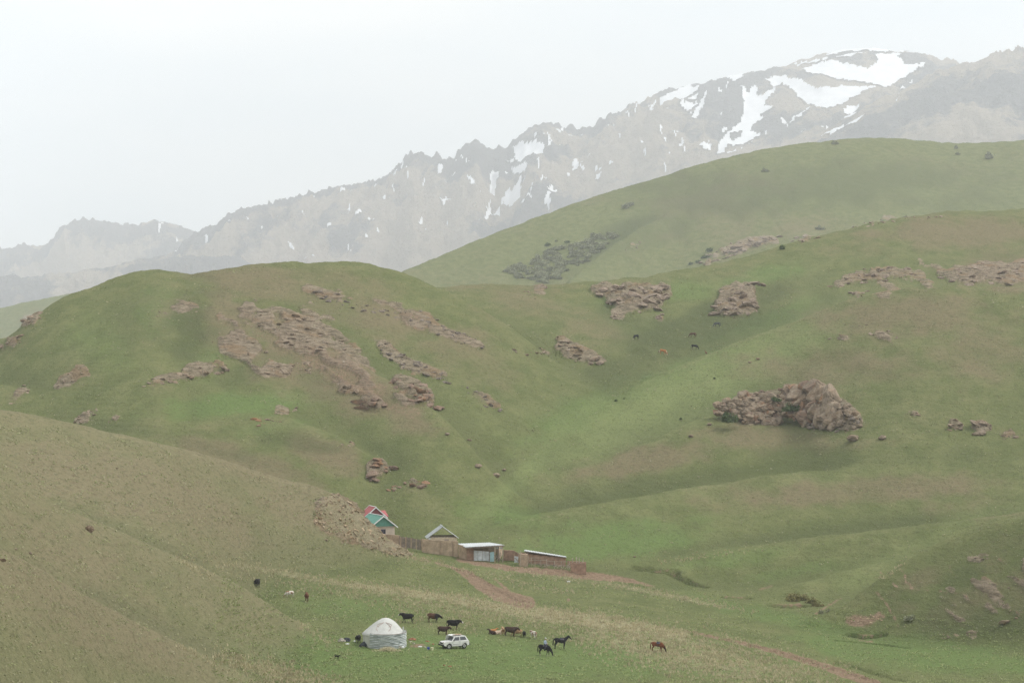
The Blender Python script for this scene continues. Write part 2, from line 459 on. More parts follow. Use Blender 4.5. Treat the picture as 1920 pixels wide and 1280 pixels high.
def p_ell(ch, x, y, rx, ry, v=1.0, rot=0.0):
    c, s_ = math.cos(R(rot)), math.sin(R(rot))
    w_ = win([(x, y)], max(rx, ry) * 1.8 + 8); X, Y = cX[w_], cY[w_]
    dx = (X - x) * c + (Y - y) * s_; dy = -(X - x) * s_ + (Y - y) * c
    d = np.sqrt((dx / rx) ** 2 + (dy / ry) ** 2) + 0.5 * _en[w_]
    MAP[ch][w_] = np.maximum(MAP[ch][w_], v * sstep(1.3, 0.2, d))
def p_line(ch, pts, wd, v=1.0, amp=3.0, s=1.0):
    n = len(pts); ws = wd if isinstance(wd, (list, tuple)) else [wd] * n
    w_ = win(pts, max(ws) * 1.5 + amp * 2 + s * 7); wx_, wy_ = wob(16.0, 60)
    X, Y = cX[w_] + amp * wx_[w_], cY[w_] + amp * wy_[w_]
    b = np.full(X.shape, 1e9)
    for i in range(n - 1):
        (ax, ay), (bx, by) = pts[i], pts[i + 1]
        t = np.clip(((X - ax) * (bx - ax) + (Y - ay) * (by - ay)) / ((bx - ax) ** 2 + (by - ay) ** 2 + 1e-9), 0, 1)
        b = np.minimum(b, np.hypot(X - ax - t * (bx - ax), (Y - ay - t * (by - ay)) * 1.6) / (ws[i] + (ws[i + 1] - ws[i]) * t))
    paint(ch, w_, b < 1, v, s)

def z3(*p): return [(x / 2, 440 + y / 2) for x, y in p]
def z4(*p): return [(960 + x / 2, 440 + y / 2) for x, y in p]
def z2(*p): return [(960 + x / 2, y / 2) for x, y in p]
def z1(*p): return [(x / 2, y / 2) for x, y in p]
# rock outcrops: key -> (outline, number of blocks, block size range in px, tone, label)
ROCKS = [
 (z3((920,340),(1000,260),(1060,260),(1120,300),(1240,345),(1290,380),(1340,425),(1400,445),(1410,475),(1330,450),(1250,440),(1130,430),(1060,400),(1000,370)), 130, (4,20), 'tan', 'long band of broken rock across the middle of the left hill'),
 (z3((790,400),(870,370),(960,400),(1010,450),(930,480),(850,460)), 45, (3,14), 'tan', 'thin slanting rock ledges left of the broad rock band on left hill'),
 (z3((515,590),(560,545),(640,520),(720,490),(800,470),(860,490),(885,510),(800,532),(720,545),(600,562),(560,582)), 75, (4,20), 'tan', 'jagged rock rib running down to green hollow on left hill'),
 (z3((960,520),(1010,490),(1080,480),(1170,480),(1185,515),(1100,530),(1000,532)), 36, (5,20), 'tan', 'cluster of pale rocks below the broad rock band on left hill'),
 (z3((1450,545),(1480,525),(1540,550),(1600,570),(1640,610),(1655,662),(1600,645),(1540,622),(1505,590)), 46, (9,34), 'orange', 'tall orange lichen covered crag ending the left hill spur'),
 (z3((1325,630),(1380,612),(1430,618),(1442,650),(1390,662),(1350,650)), 9, (14,44), 'orange', 'smooth orange whaleback boulder mass below the orange crag'),
 (z3((1240,585),(1300,568),(1370,572),(1365,600),(1270,602)), 16, (6,26), 'tan', 'flat layered rock slab left of the orange crag'),
 (z3((1080,180),(1180,200),(1280,220),(1300,250),(1400,270),(1480,290),(1560,280),(1640,300),(1650,330),(1760,380),(1850,410),(1800,430),(1700,400),(1620,370),(1520,345),(1450,305),(1350,282),(1200,242)), 150, (4,16), 'grey', 'long grey brown rock belt under the rounded top of left hill'),
 (z3((1400,385),(1450,395),(1500,445),(1580,485),(1660,520),(1700,560),(1620,545),(1520,505),(1420,445)), 80, (4,18), 'grey', 'grey rock belt following the shallow gully above the orange crag'),
 (z3((1725,560),(1800,585),(1870,630),(1890,672),(1820,645),(1750,590)), 36, (4,14), 'grey', 'low end of the grey rock belt beside the green valley'),
 (z3((45,335),(110,300),(165,288),(150,332),(90,352)), 22, (6,22), 'tan', 'rock knob high on the far left shoulder of left hill'),
 (z3((0,415),(50,375),(112,368),(80,402),(20,437),(-60,450),(-60,430)), 22, (6,22), 'tan', 'rock ledge at the picture edge below the left shoulder'),
 (z3((540,275),(640,255),(720,240),(750,285),(640,325),(480,395),(600,330)), 40, (2,8), 'tan', 'sparse rubble patch on the green flank of left hill'),
 (z3((170,595),(230,530),(320,485),(335,520),(260,565),(200,590)), 34, (3,12), 'tan', 'narrow rubble streak on the lower green flank of left hill'),
 (z3((262,708),(330,650),(372,645),(340,705)), 22, (4,14), 'tan', 'pale rock streak just above the near slope edge'),
 (z3((405,702),(455,662),(485,668),(430,705)), 11, (3,10), 'tan', 'tiny pale rock streak beside the larger streak above near slope'),
 (z3((10,625),(60,575),(120,550),(110,600),(40,640)), 24, (3,12), 'tan', 'scattered rubble at picture edge above the near left slope'),
 (z3((1370,912),(1378,855),(1430,838),(1485,880),(1440,912),(1390,928)), 26, (7,30), 'orange', 'rust coloured rock knob on the lower spur above the houses'),
 (z3((1488,932),(1540,905),(1605,930),(1590,948),(1520,952)), 20, (5,24), 'orange', 'split rust coloured rocks right of the knob above houses'),
 (z3((1438,955),(1465,938),(1500,945),(1490,965),(1450,962)), 7, (6,18), 'orange', 'dark little rocks just above the red roofed house'),
 (z3((915,712),(960,685),(1005,678),(990,702),(940,722),(1060,700),(1000,690)), 20, (4,16), 'orange', 'brown rock outcrop on crest of the small green spur'),
 (z3((1000,665),(1060,648),(1125,650),(1100,668),(1040,674)), 14, (3,12), 'tan', 'faint rock ledge left of the orange whaleback'),
 (z3((1270,785),(1330,775),(1370,795),(1330,800)), 12, (3,12), 'tan', 'flat rock ledge above the rust coloured knob'),
 (z4((285,212),(330,190),(440,195),(520,188),(570,200),(625,203),(600,226),(560,250),(555,280),(500,292),(440,290),(360,268),(350,235),(290,232)), 90, (7,36), 'pink', 'broad pinkish slab outcrop just under the middle skyline'),
 (z4((365,290),(410,285),(440,305),(420,325),(375,312)), 10, (5,18), 'pink', 'small pinkish outcrop under the left side of broad slab outcrop'),
 (z4((520,302),(560,292),(585,302),(575,325),(530,322)), 10, (5,18), 'pink', 'small pinkish outcrop under the right side of broad slab outcrop'),
 (z4((760,240),(800,195),(860,180),(960,178),(915,205),(905,240),(935,290),(870,315),(745,310),(765,270)), 80, (6,30), 'pink', 'tall pinkish outcrop directly above the grey horse'),
 (z4((160,420),(165,382),(215,388),(262,430),(330,450),(375,487),(280,487),(205,470)), 44, (6,24), 'tan', 'tongue of sloping rock beside the head of the valley'),
 (z4((-30,440),(0,425),(55,455),(20,465),(70,430),(140,420),(150,450),(90,460)), 22, (4,16), 'tan', 'small rocks left of the sloping rock tongue'),
 (z4((70,192),(110,184),(150,208),(110,216)), 12, (4,14), 'pink', 'little brown rock cap on the skyline saddle'),
 (z4((15,215),(60,208),(100,230),(40,236),(170,262),(210,258),(200,278)), 14, (3,10), 'pink', 'thin rock ledge left of the broad slab outcrop'),
 (z4((1175,205),(1250,150),(1350,122),(1500,128),(1530,155),(1400,172),(1260,192),(1215,205)), 95, (4,18), 'pink', 'low scattered rock terrace on the right ridge, nearer the valley'),
 (z4((1255,228),(1300,200),(1345,205),(1320,228),(1280,242)), 16, (4,18), 'pink', 'dark rock lump touching the pale green spur crest'),
 (z4((1540,150),(1700,112),(1920,98),(2040,98),(2040,195),(1920,188),(1800,186),(1690,190),(1610,165)), 150, (4,20), 'pink', 'rock terrace on right ridge running out of the picture'),
 (z4((1170,385),(1240,375),(1300,380),(1290,396),(1200,395)), 16, (3,12), 'pink', 'thin stony patch on the right spur nearer the valley'),
 (z4((1320,375),(1390,352),(1470,372),(1450,396),(1360,392)), 26, (4,14), 'pink', 'oval stony patch high on the right spur'),
 (z4((1215,338),(1300,332),(1370,338),(1300,346)), 12, (3,9), 'pink', 'faint stony strip above the oval stony patch'),
 (z4((1640,735),(1632,705),(1660,690),(1700,705),(1695,735)), 7, (9,26), 'tan', 'lone rounded rock between boulders on the right'),
 (z4((1722,725),(1745,705),(1795,705),(1810,730),(1780,750),(1740,745)), 8, (10,32), 'tan', 'pale orange topped rock beside the right picture edge'),
 (z4((1810,745),(1850,725),(1915,740),(1905,762),(1840,768)), 16, (5,18), 'tan', 'crumbled rock pile at the right picture edge'),
 (z4((1450,665),(1490,655),(1560,680),(1530,692),(1490,685)), 12, (3,14), 'tan', 'thin reddish ledge right of the great outcrop'),
 (z2((690,990),(740,950),(800,920),(900,890),(1000,882),(1012,905),(900,930),(820,962),(740,992)), 110, (4,20), 'pink', 'hazy pink rock face behind the middle ridge'),
 (z2((1045,900),(1090,880),(1165,888),(1130,908),(1060,912)), 30, (3,14), 'pink', 'smaller hazy rock face right of the lone dark tree'),
 (z2((395,945),(440,925),(500,888),(515,905),(460,940),(410,952)), 22, (2,8), 'grey', 'faint scree patch on the far green hill'),
 (z2((1262,855),(1330,832),(1450,812),(1560,805),(1640,815),(1560,822),(1400,835),(1290,860)), 60, (3,13), 'pink', 'stony rim along the crest of the right ridge'),
 ([(1876,1150),(1884,1100),(1900,1062),(1930,1045),(1960,1050),(1960,1165),(1905,1168)], 75, (3,9), 'tan', 'rough scree and rock bank at the lower right edge'),
 ([(1738,1196),(1760,1188),(1800,1186),(1840,1180),(1830,1192),(1780,1198)], 22, (3,10), 'tan', 'line of loose stones at foot of the right bank'),
 ([(1800,1050),(1840,1040),(1860,1046),(1830,1058)], 12, (3,11), 'tan', 'small stony scar on the right bank'),
]
NOSE = [(588,985),(596,955),(608,930),(640,922),(668,952),(700,983),(742,1020),(792,1048),(755,1046),(700,1030),(650,1012),(612,1000)]
GREAT_L = z4((755,640),(800,620),(860,602),(950,588),(1010,575),(1015,640),(1000,708),(900,712),(830,702),(770,668))
GREAT_R = z4((1005,600),(1030,568),(1110,560),(1150,562),(1200,600),(1260,640),(1310,680),(1322,712),(1250,738),(1180,702),(1060,690),(1015,660))
for poly, n, sz, tone, lab in ROCKS:
    p_poly('rock', poly, .36 if lab.startswith('rough scree') else .72 if sz[1] > 9 else .5, 3.5, 9)
    p_poly('rockh', poly, sz[1] * .48, 5, 6)
    p_poly('brown', poly, .75, 9, 10)
p_poly('rock', NOSE, .95, 5, 9); p_poly('dry', NOSE, .8, 4, 5); p_poly('rockh', NOSE, 9, 9, 6)
p_poly('rock', [(400,600),(470,555),(560,560),(650,615),(720,655),(800,715),(835,765),(790,782),(680,770),(600,712),(480,702),(410,680)], .40, 10, 16); p_poly('rockh', [(400,600),(470,555),(560,560),(650,615),(720,655),(800,715),(835,765),(790,782),(680,770),(600,712),(480,702),(410,680)], 6.5, 10, 16)
p_poly('rock', [(540,525),(640,530),(760,570),(930,640),(940,660),(820,625),(700,580),(560,545)], .40, 6, 10); p_poly('rockh', [(540,525),(640,530),(760,570),(930,640),(940,660),(820,625),(700,580),(560,545)], 4, 6, 10)
p_poly('rock', [(1540,520),(1700,492),(1960,485),(1960,545),(1800,540),(1620,560)], .42, 6, 12); p_poly('rockh', [(1540,520),(1700,492),(1960,485),(1960,545),(1800,540),(1620,560)], 4, 6, 12)
p_poly('deep_green_shade', [(1630,1108),(1700,1058),(1750,1028),(1850,987),(1960,970),(1960,1192),(1800,1196),(1690,1184)], .4, 6, 8)  # darkens the right bank's face: shade painted into its colour
for e_ in ((1730,1090,60,22,.6,-20),(1790,1140,70,26,.7,-15),(1860,1060,50,30,.6,-20),(1700,1140,40,18,.5,-10),(1850,1170,60,16,.5,0)): p_ell('brown', *e_)
p_poly('rock', [(1690,1185),(1760,1120),(1850,1060),(1960,1020),(1960,1180),(1800,1192)], .30, 10, 20); p_poly('rockh', [(1690,1185),(1760,1120),(1850,1060),(1960,1020),(1960,1180),(1800,1192)], 3, 10, 20)
for poly in (GREAT_L, GREAT_R): p_poly('rock', poly, .9, 3, 4); p_poly('rockh', poly, 6, 4, 4)
p_ell('dirt', 780, 1046, 32, 5, .45, 20)
for e_ in ((640,700,190,55,.46,25),(740,765,100,24,.44,15),(520,640,120,45,.38,25),(440,610,60,50,.36,30),(760,600,140,26,.36,25),(620,860,70,22,.34,10)): p_ell('dirt', *e_)
for q in [(150,900,230,60,.85,18),(330,930,220,45,.9,24),(470,870,170,35,.7,20),(90,1080,230,110,.7,25),(250,1200,220,70,.6,25),(560,960,110,40,.6,20),
          (425,615,90,80,.85,35),(600,690,240,80,.95,25),(700,760,150,40,.9,20),(620,855,90,35,.9,15),(640,535,200,30,.5,10),(520,560,130,30,.45,20),(760,600,200,40,.5,25),(1000,580,150,60,.4,10),(800,680,120,40,.4,25),
          (1210,865,160,36,.95,-10),(1060,880,90,20,.4,-15),(1470,825,190,36,.75,0),(1700,590,220,50,.8,0),(1560,690,230,40,.6,0),(1850,650,120,80,.55,0),(1250,760,120,30,.25,-20),
          (1620,920,330,30,.8,-4),(1850,950,150,30,.5,-5),(1800,440,210,40,.85,0),(1880,500,140,60,.8,0),(1640,470,120,30,.4,0),(1350,390,170,60,.5,0),(1500,420,150,40,.35,0),(1820,1130,110,50,.75,-25),(1880,1030,80,40,.4,-20),(1450,550,60,30,.3,0),(1100,600,100,50,.5,10),(900,680,130,60,.5,30),(560,555,260,45,.7,14),(720,600,210,55,.7,25),(860,640,130,45,.6,30),(460,530,120,25,.5,5)]:
    p_ell('brown', *q)
for q in [(300,570,60,70,.75,35),(420,650,40,110,.6,40),(440,760,190,32,.9,-5),(180,640,110,60,.4,30),(520,800,120,20,.6,-10),(900,1235,620,60,.9,0),(1760,1225,330,40,1,6),(1500,1165,260,22,.8,12),(1100,770,170,45,.6,-25),(1300,690,220,30,.8,-22),(1440,600,160,26,.8,-20),
          (1130,1015,240,50,.85,-5),(1380,1045,160,25,.6,-6),(950,965,140,30,.7,10),(1250,545,170,30,.7,-8),(1420,520,120,25,.8,-15),(850,1030,120,20,.6,6),(650,1140,160,40,.7,10),(1500,1070,160,16,.5,-10),(1180,300,0.1,0.1,0,0)]:
    p_ell('lush', *q)
p_line('dry', [(345,1042),(470,1063),(600,1087),(760,1109),(900,1132),(1000,1148),(1150,1170),(1280,1192)], [3,8,10,14,17,20,26,18], .95, 10, 3)
p_line('dry', [(420,1072),(560,1096),(700,1116),(820,1132),(1000,1162)], [4,9,14,18,20], .6, 14, 4)
p_line('dry', [(790,1048),(860,1066),(930,1080),(980,1092)], [6,6,7,5], .7, 8, 2)
p_line('dry', [(935,1068),(1010,1078),(1120,1092),(1240,1112),(1330,1131),(1420,1150)], [4,5,6,8,7,3], .9, 6, 2)
p_line('dry', [(960,1090),(1020,1104),(1080,1108),(1120,1118)], [7,7,5,3], .6, 8, 2)
p_poly('dry', [(1020,1165),(1150,1165),(1290,1184),(1370,1208),(1500,1242),(1600,1285),(1330,1275),(1180,1235),(1080,1205)], .7, 8, 22)
p_poly('dry', [(395,1215),(470,1232),(560,1252),(650,1280),(520,1285),(430,1250)], .75, 5, 16)
p_poly('dry', [(560,1165),(620,1190),(630,1205),(600,1198),(560,1180)], .6, 3, 8)
p_poly('dry', [(690,1120),(880,1140),(900,1175),(800,1160),(700,1145)], .45, 8, 22)
p_line('dry', [(1360,1200),(1480,1222),(1600,1255)], 4, .45, 8, 2)
p_line('dirt', [(780,1043),(850,1064),(878,1078),(905,1098),(935,1114),(985,1130)], [1.5,4,11,16,19,20], .98, 3, 1.2)
p_line('dirt', [(925,1082),(945,1100),(962,1116)], [2,4,4], .8, 4, 1)
p_line('dirt', [(1262,1178),(1330,1192),(1400,1207),(1480,1228),(1550,1250),(1640,1282)], [2.5,4,5.5,8,10,13], .98, 3, 1.2)
p_line('dirt', [(856,1048),(900,1056),(980,1068),(1040,1072),(1100,1078),(1170,1086),(1225,1098)], [4,6,8,10,11,8,2], .98, 4, 1.4)
p_ell('dirt', 782, 1210, 26, 6, .6)
p_ell('dirt', 1066, 1124, 5, 5, .8)
for ln in ([(1652,1072),(1670,1085),(1680,1100),(1725,1104),(1800,1112)], [(1690,1068),(1700,1090),(1712,1101)], [(1640,1110),(1660,1125),(1672,1150),(1684,1174)], [(1775,1058),(1792,1080)], [(1812,1112),(1812,1122)]):
    p_line('dirt', ln, 2.6, .85, 6, .9)
p_poly('dirt', [(1583,1164),(1592,1155),(1620,1152),(1655,1144),(1664,1158),(1640,1166),(1628,1174),(1598,1172)], .8, 2.5, 16)
for ln in ([(1200,1066),(1240,1071),(1262,1068)], [(1262,1078),(1320,1099)], [(1360,1119),(1402,1121)], [(1450,1134),(1505,1133)], [(1592,1190),(1655,1190)], [(1612,1200),(1640,1203)], [(1425,1105),(1448,1098)], [(1530,1150),(1575,1122)]):
    p_line('dirt', ln, 3.6, .8, 3, 1)
for ln in ([(1060,800),(1030,850),(960,905),(860,935)], [(1110,870),(1320,790)]):
    p_line('dry', ln, 3, .28, 6, 2)
for ln, wd in (([(940,989),(1000,974),(1100,954),(1200,936),(1300,916),(1400,897),(1500,887),(1600,880),(1700,877),(1800,874),(1960,868)], 5), ([(1240,1056),(1300,1044),(1400,1029),(1500,1016),(1600,1004),(1760,984)], 4), ([(1000,854),(1100,784),(1200,722),(1290,685),(1350,655),(1420,630),(1500,600),(1560,575),(1620,555),(1680,546),(1760,541),(1960,546)], 5),
               ([(1640,1092),(1700,1052),(1750,1022),(1800,997),(1850,980),(1960,962)], 3), ([(0,772),(160,804),(330,842),(500,893),(610,926)], 5), ([(0,903),(100,949),(200,990),(300,1035),(400,1080)], 6), ([(0,1034),(150,1114),(250,1169),(350,1219),(430,1259)], 5)):
    p_line('dry', ln, wd, .62, 3, 2)  # straw-coloured rims on the crests, doubling as a painted rim highlight
for ln, wd in (([(1000,962),(1100,940),(1200,921),(1300,901),(1400,881),(1500,870),(1700,860),(1960,852)], 9), ([(1240,1044),(1400,1014),(1500,1001),(1600,990),(1760,972)], 9), ([(1290,668),(1350,640),(1420,614),(1500,584),(1560,560)], 8), ([(100,772),(330,822),(500,872),(600,900)], 9), ([(100,935),(200,975),(300,1018),(380,1052)], 9), ([(150,1098),(250,1152),(350,1202),(430,1240)], 8)):
    p_line('deep_green_shade', ln, wd * 1.2, .62 if ln[0][0] > 800 else .9, 4, 6)  # dark strips behind the crests: hollow shade painted as deep green
p_poly('pale', [(890,975),(1000,858),(1200,722),(1350,655),(1500,600),(1610,558),(1640,560),(1580,610),(1490,690),(1400,742),(1300,790),(1150,842),(1010,900),(930,945)], .9, 14, 14)
p_line('pale', [(900,1000),(1000,980),(1200,945),(1400,906),(1600,890),(1960,880)], [16,14,13,12,10,10], .75, 6, 8)
p_line('pale', [(1200,1075),(1400,1040),(1600,1012),(1740,992)], [7,9,9,6], .7, 5, 5)
p_line('pale', [(1440,1112),(1560,1080),(1680,1055)], [4,8,6], .7, 5, 4)
p_poly('pale', [(1540,1085),(1640,1048),(1700,1012),(1760,982),(1850,940),(1960,930),(1960,962),(1850,978),(1800,995),(1750,1020),(1700,1050),(1640,1090),(1580,1120)], .6, 7, 6)
p_line('pale', [(1200,716),(1130,752),(1055,800),(1005,868),(930,935),(880,990)], [8,14,20,22,24,18], .85, 8, 8)
p_line('lush', [(1055,805),(1010,868),(930,940),(880,995)], [10,14,18,20], .6, 8, 8)
p_line('pale', [(420,508),(560,520),(760,560),(860,620)], [6,14,14,8], .5, 8, 8)
p_line('pale', [(860,540),(930,590),(960,640)], [8,12,8], .4, 8, 8)
p_line('pale', [(840,730),(900,790),(960,830),(1040,840)], [8,12,14,10], .6, 8, 7)
p_line('pale', [(1240,560),(1380,520),(1500,480)], 10, .5, 8, 8)
for q in ((350,590,60,110,.6,30),(250,600,60,90,.4,30),(560,830,110,26,.6,12),(470,700,60,40,.4,0),(1300,615,200,45,.7,-15),(1420,560,120,30,.5,-20),(1150,600,60,40,.3,0),(1700,1130,70,60,.55,-20),(1800,1080,90,50,.6,-25),(1200,900,200,20,.3,-8),(1500,850,280,18,.25,0),(1350,360,260,60,.6,0),(1620,340,320,60,.55,0),(1180,450,200,50,.45,-20),(1150,700,70,40,.3,-20),(760,860,80,60,.3,40)):
    p_ell('deep_green_shade', *q)  # deeper green patches, part grass tone, part painted shade
_t = MAP['dirt'].copy(); TRACK = (_t > .6) & (((cX > 830) & (cX < 1000) & (cY > 1056) & (cY < 1134)) | ((cX > 1250) & (cY > 1172) & (cX < 1660) & (cY > 1172 + (cX - 1250) * .22)))
YARD = (_t > .6) & (cX > 850) & (cX < 1240) & (cY > 1044) & (cY < 1102) & (cY > 1030 + (cX - 850) * .13) & ~TRACK

def smap(arr, px, py):
    c = np.clip((px + 200) / 2 - .5, 0, CW - 1.001); r = np.clip((py + 60) / 2 - .5, 0, CH - 1.001)
    ci = c.astype(int); ri = r.astype(int); cf = c - ci; rf = r - ri
    return (arr[ri, ci] * (1 - cf) + arr[ri, ci + 1] * cf) * (1 - rf) + (arr[ri + 1, ci] * (1 - cf) + arr[ri + 1, ci + 1] * cf) * rf

NAMES = ['meadow'] + [L.name for L in LAYERS]
nm_arr = np.array(NAMES)[GI]
# bedrock breaks through the turf: ledges and ribs raised out of the hillside itself
rk0 = smap(MAP['rock'], GP, GE); rh = smap(MAP['rockh'], GP, GE) / F * GD
sx_ = 9.0 / F * GD * 1.5
u_ = (GZ + .30 * GX) / (sx_ * .55) + .5 * fbm(GX / 6, GD / 6, 2, 33); v_ = (GX * .95 - GZ * .3 + .35 * GD) / (sx_ * 2.2)
n1 = ridged(v_ * .5, u_ * .5, 4, 35, .6); n2 = fbm(v_ * .42, u_ * .36, 3, 36)
led = np.floor((n1 + .6 * n2 + 1.5) * 4.0) / 4.0 - 1.5; led = .75 * led + .25 * (n1 + .6 * n2)
rmask = sstep(.42, .58, rk0 + .55 * (n2 + .5 * (n1 - .3)))
rmask = np.where(rk0 > .12, rmask, 0)
GZ = GZ + rmask * rh * (.55 + .75 * led)
GE = 640 + (ZC - GZ) / GD * F
GEM = np.minimum.accumulate(GE, 0)
A = {k: smap(v, GP, GE) for k, v in MAP.items()}
A['rock'] = np.maximum(rmask, .55 * sstep(.1, .6, rk0) * (rk0 > .05))
lf = fbm(GX / 70, GD / 90, 3, 21); lf2 = fbm(GX / 25, GD / 30, 3, 23)
left = np.char.startswith(nm_arr, 'left_slope').astype(float)
left = blur(left, 4)
A['brown'] = np.clip(A['brown'] * (1 - .25 * left) + .34 * left + .35 * np.maximum(lf + .12, 0) + .18 * lf2, 0, 1)
cv = np.clip((GZ - blur(GZ, 14)) / (.0011 * GD), -1, 1); cv = .6 * blur(cv, 3)
A['brown'] = np.clip(A['brown'] + .22 * np.maximum(cv, 0) - .35 * np.maximum(-cv, 0), 0, 1)
A['dry'] = np.clip(A['dry'] + .22 * np.maximum(cv - .25, 0) * (GD > 360), 0, 1)
A['deep_green_shade'] = np.clip(A['deep_green_shade'] + .7 * np.maximum(-cv, 0), 0, 1)  # concave ground darkened: lusher grass plus painted hollow shade
A['lush'] = np.clip(A['lush'] - .2 * np.maximum(cv, 0) + .3 * np.maximum(-lf, 0) + .1 * lf2, 0, 1)
att1 = np.stack([A['brown'], A['rock'], A['dry'], A['dirt']], -1).reshape(-1, 4)
dist = np.clip(GD / 3000, 0, 1)
att2 = np.stack([A['lush'], left, A['pale'], A['deep_green_shade']], -1).reshape(-1, 4)
VERT = np.stack([GX, GD, GZ], -1).reshape(-1, 3)
# smooth normals from the whole sheet so that neighbouring hills meet without a seam
du = np.gradient(np.stack([GX, GD, GZ], -1), axis=1); dv_ = np.gradient(np.stack([GX, GD, GZ], -1), axis=0)
NRM = np.cross(du, dv_); NRM /= np.linalg.norm(NRM, axis=-1, keepdims=True)
NRM = NRM.reshape(-1, 3)
ii = np.arange(NR * NC).reshape(NR, NC)
QF = np.stack([ii[:-1, :-1], ii[:-1, 1:], ii[1:, 1:], ii[1:, :-1]], -1).reshape(-1, 4)
fpx = (GP[:-1, :-1] + GP[1:, 1:]) / 2; fpy = (GE[:-1, :-1] + GE[1:, 1:]) / 2
fname = nm_arr[:-1, :-1].copy().astype('<U20')
vis = GE[:-1, :-1] <= GEM[:-1, :-1] + 2
fname[(smap(TRACK.astype(float), fpx, fpy) > .5) & (GI[:-1, :-1] == 0) & vis] = 'dirt_track'
fname[(smap(YARD.astype(float), fpx, fpy) > .5) & vis & (GD[:-1, :-1] > 380)] = 'farm_yard'
fname = fname.reshape(-1)

# ---- ground material
g = NT('ground_cover')
geo = g.n('ShaderNodeNewGeometry'); P = geo.outputs['Position']
def attr(k, nm):
    n_ = k.n('ShaderNodeAttribute'); n_.attribute_name = nm
    s_ = k.n('ShaderNodeSeparateColor'); k.l(n_.outputs['Color'], s_.inputs[0]); return s_.outputs, n_.outputs['Alpha']
(br, rk, dr), dt = attr(g, 'cover1')
(lu, lft, pal), deep_shade = attr(g, 'cover2')
Pst = g.mapping(P, (1, .55, 1.4))
n_mid = g.noise(Pst, .16, 6, .68); n_f = g.noise(Pst, 1.3, 5, .72); n_ff = g.noise(P, 5.5, 4, .75)
Pstreak = g.mapping(P, (.6, .6, 3.0), (0, R(14), 0))
n_st = g.noise(Pstreak, .9, 4, .65)
def brk(v, nz_, amt, lo=.35, hi=.65):
    return g.rng(g.math('ADD', v, g.math('MULTIPLY', g.math('SUBTRACT', nz_, .5), amt)), lo, hi)
col = g.mix(g.rng(n_mid, .3, .72), (.130,.152,.056), (.200,.210,.088))
col = g.mix(g.math('MULTIPLY', brk(lu, n_mid, .9, .1, .95), .8), col, (.145,.214,.066))
col = g.mix(g.math('MULTIPLY', brk(pal, n_mid, .7, .1, .9), .85), col, (.222,.262,.102))
col = g.mix(g.math('MULTIPLY', brk(br, n_mid, 1.0, .1, 1.0), .8), col, (.225,.180,.108))
col = g.mix(g.math('MULTIPLY', brk(deep_shade, n_mid, .7, .1, .9), .75), col, (.080,.098,.040))  # deep green with the painted hollow shade in it
col = g.mix(g.math('MULTIPLY', lft, .42), col, (.290,.255,.155))
# speckle: darker clumps and pale stems
col = g.mix(g.math('MULTIPLY', g.rng(n_f, .48, .68), .55), col, (.085,.095,.042))
col = g.mix(g.math('MULTIPLY', g.rng(n_ff, .53, .70), .5), col, (.33,.31,.185))
col = g.mix(g.math('MULTIPLY', g.math('MULTIPLY', g.rng(n_st, .52, .66), br), .5), col, (.155,.115,.072))
rkm = brk(rk, n_f, .8, .4, .8)
Prk = g.mapping(P, (.55, .4, 2.4), (0, R(-17), 0))
n_r = g.noise(Prk, .8, 6, .72)
rcol = g.mix(g.rng(n_r, .36, .62), (.150,.112,.080), (.41,.322,.240))
rcol = g.mix(g.math('MULTIPLY', g.rng(g.noise(P, .12, 3, .6), .5, .64), .55), rcol, (.33,.20,.11))
col = g.mix(g.math('MULTIPLY', rkm, .75), col, rcol)
drm = brk(dr, g.noise(Pst, .9, 5, .7), 1.5, .38, .95)
col = g.mix(g.math('MULTIPLY', drm, .85), col, g.mix(n_ff, (.26,.225,.125), (.46,.405,.26)))
dtm = brk(dt, n_f, .9, .3, .66)
col = g.mix(g.math('MULTIPLY', dtm, .92), col, g.mix(g.rng(n_f, .3, .7), (.19,.122,.082), (.345,.242,.168)))
g.l(col, g.b.inputs['Base Color'])
b1 = g.bump(n_mid, .7, .4)
b2 = g.bump(n_f, .7, .9, b1)
b3 = g.bump(n_ff, .12, .6, b2)
b4 = g.n('ShaderNodeBump'); b4.inputs['Distance'].default_value = 1.0
g.l(g.math('MULTIPLY', rk, .9), b4.inputs['Strength']); g.l(n_r, b4.inputs['Height']); g.l(b3, b4.inputs['Normal'])
g.l(b4.outputs[0], g.b.inputs['Normal'])
g.b.inputs['Roughness'].default_value = .95
g.b.inputs['Specular IOR Level'].default_value = .05
M_GROUND = g.m

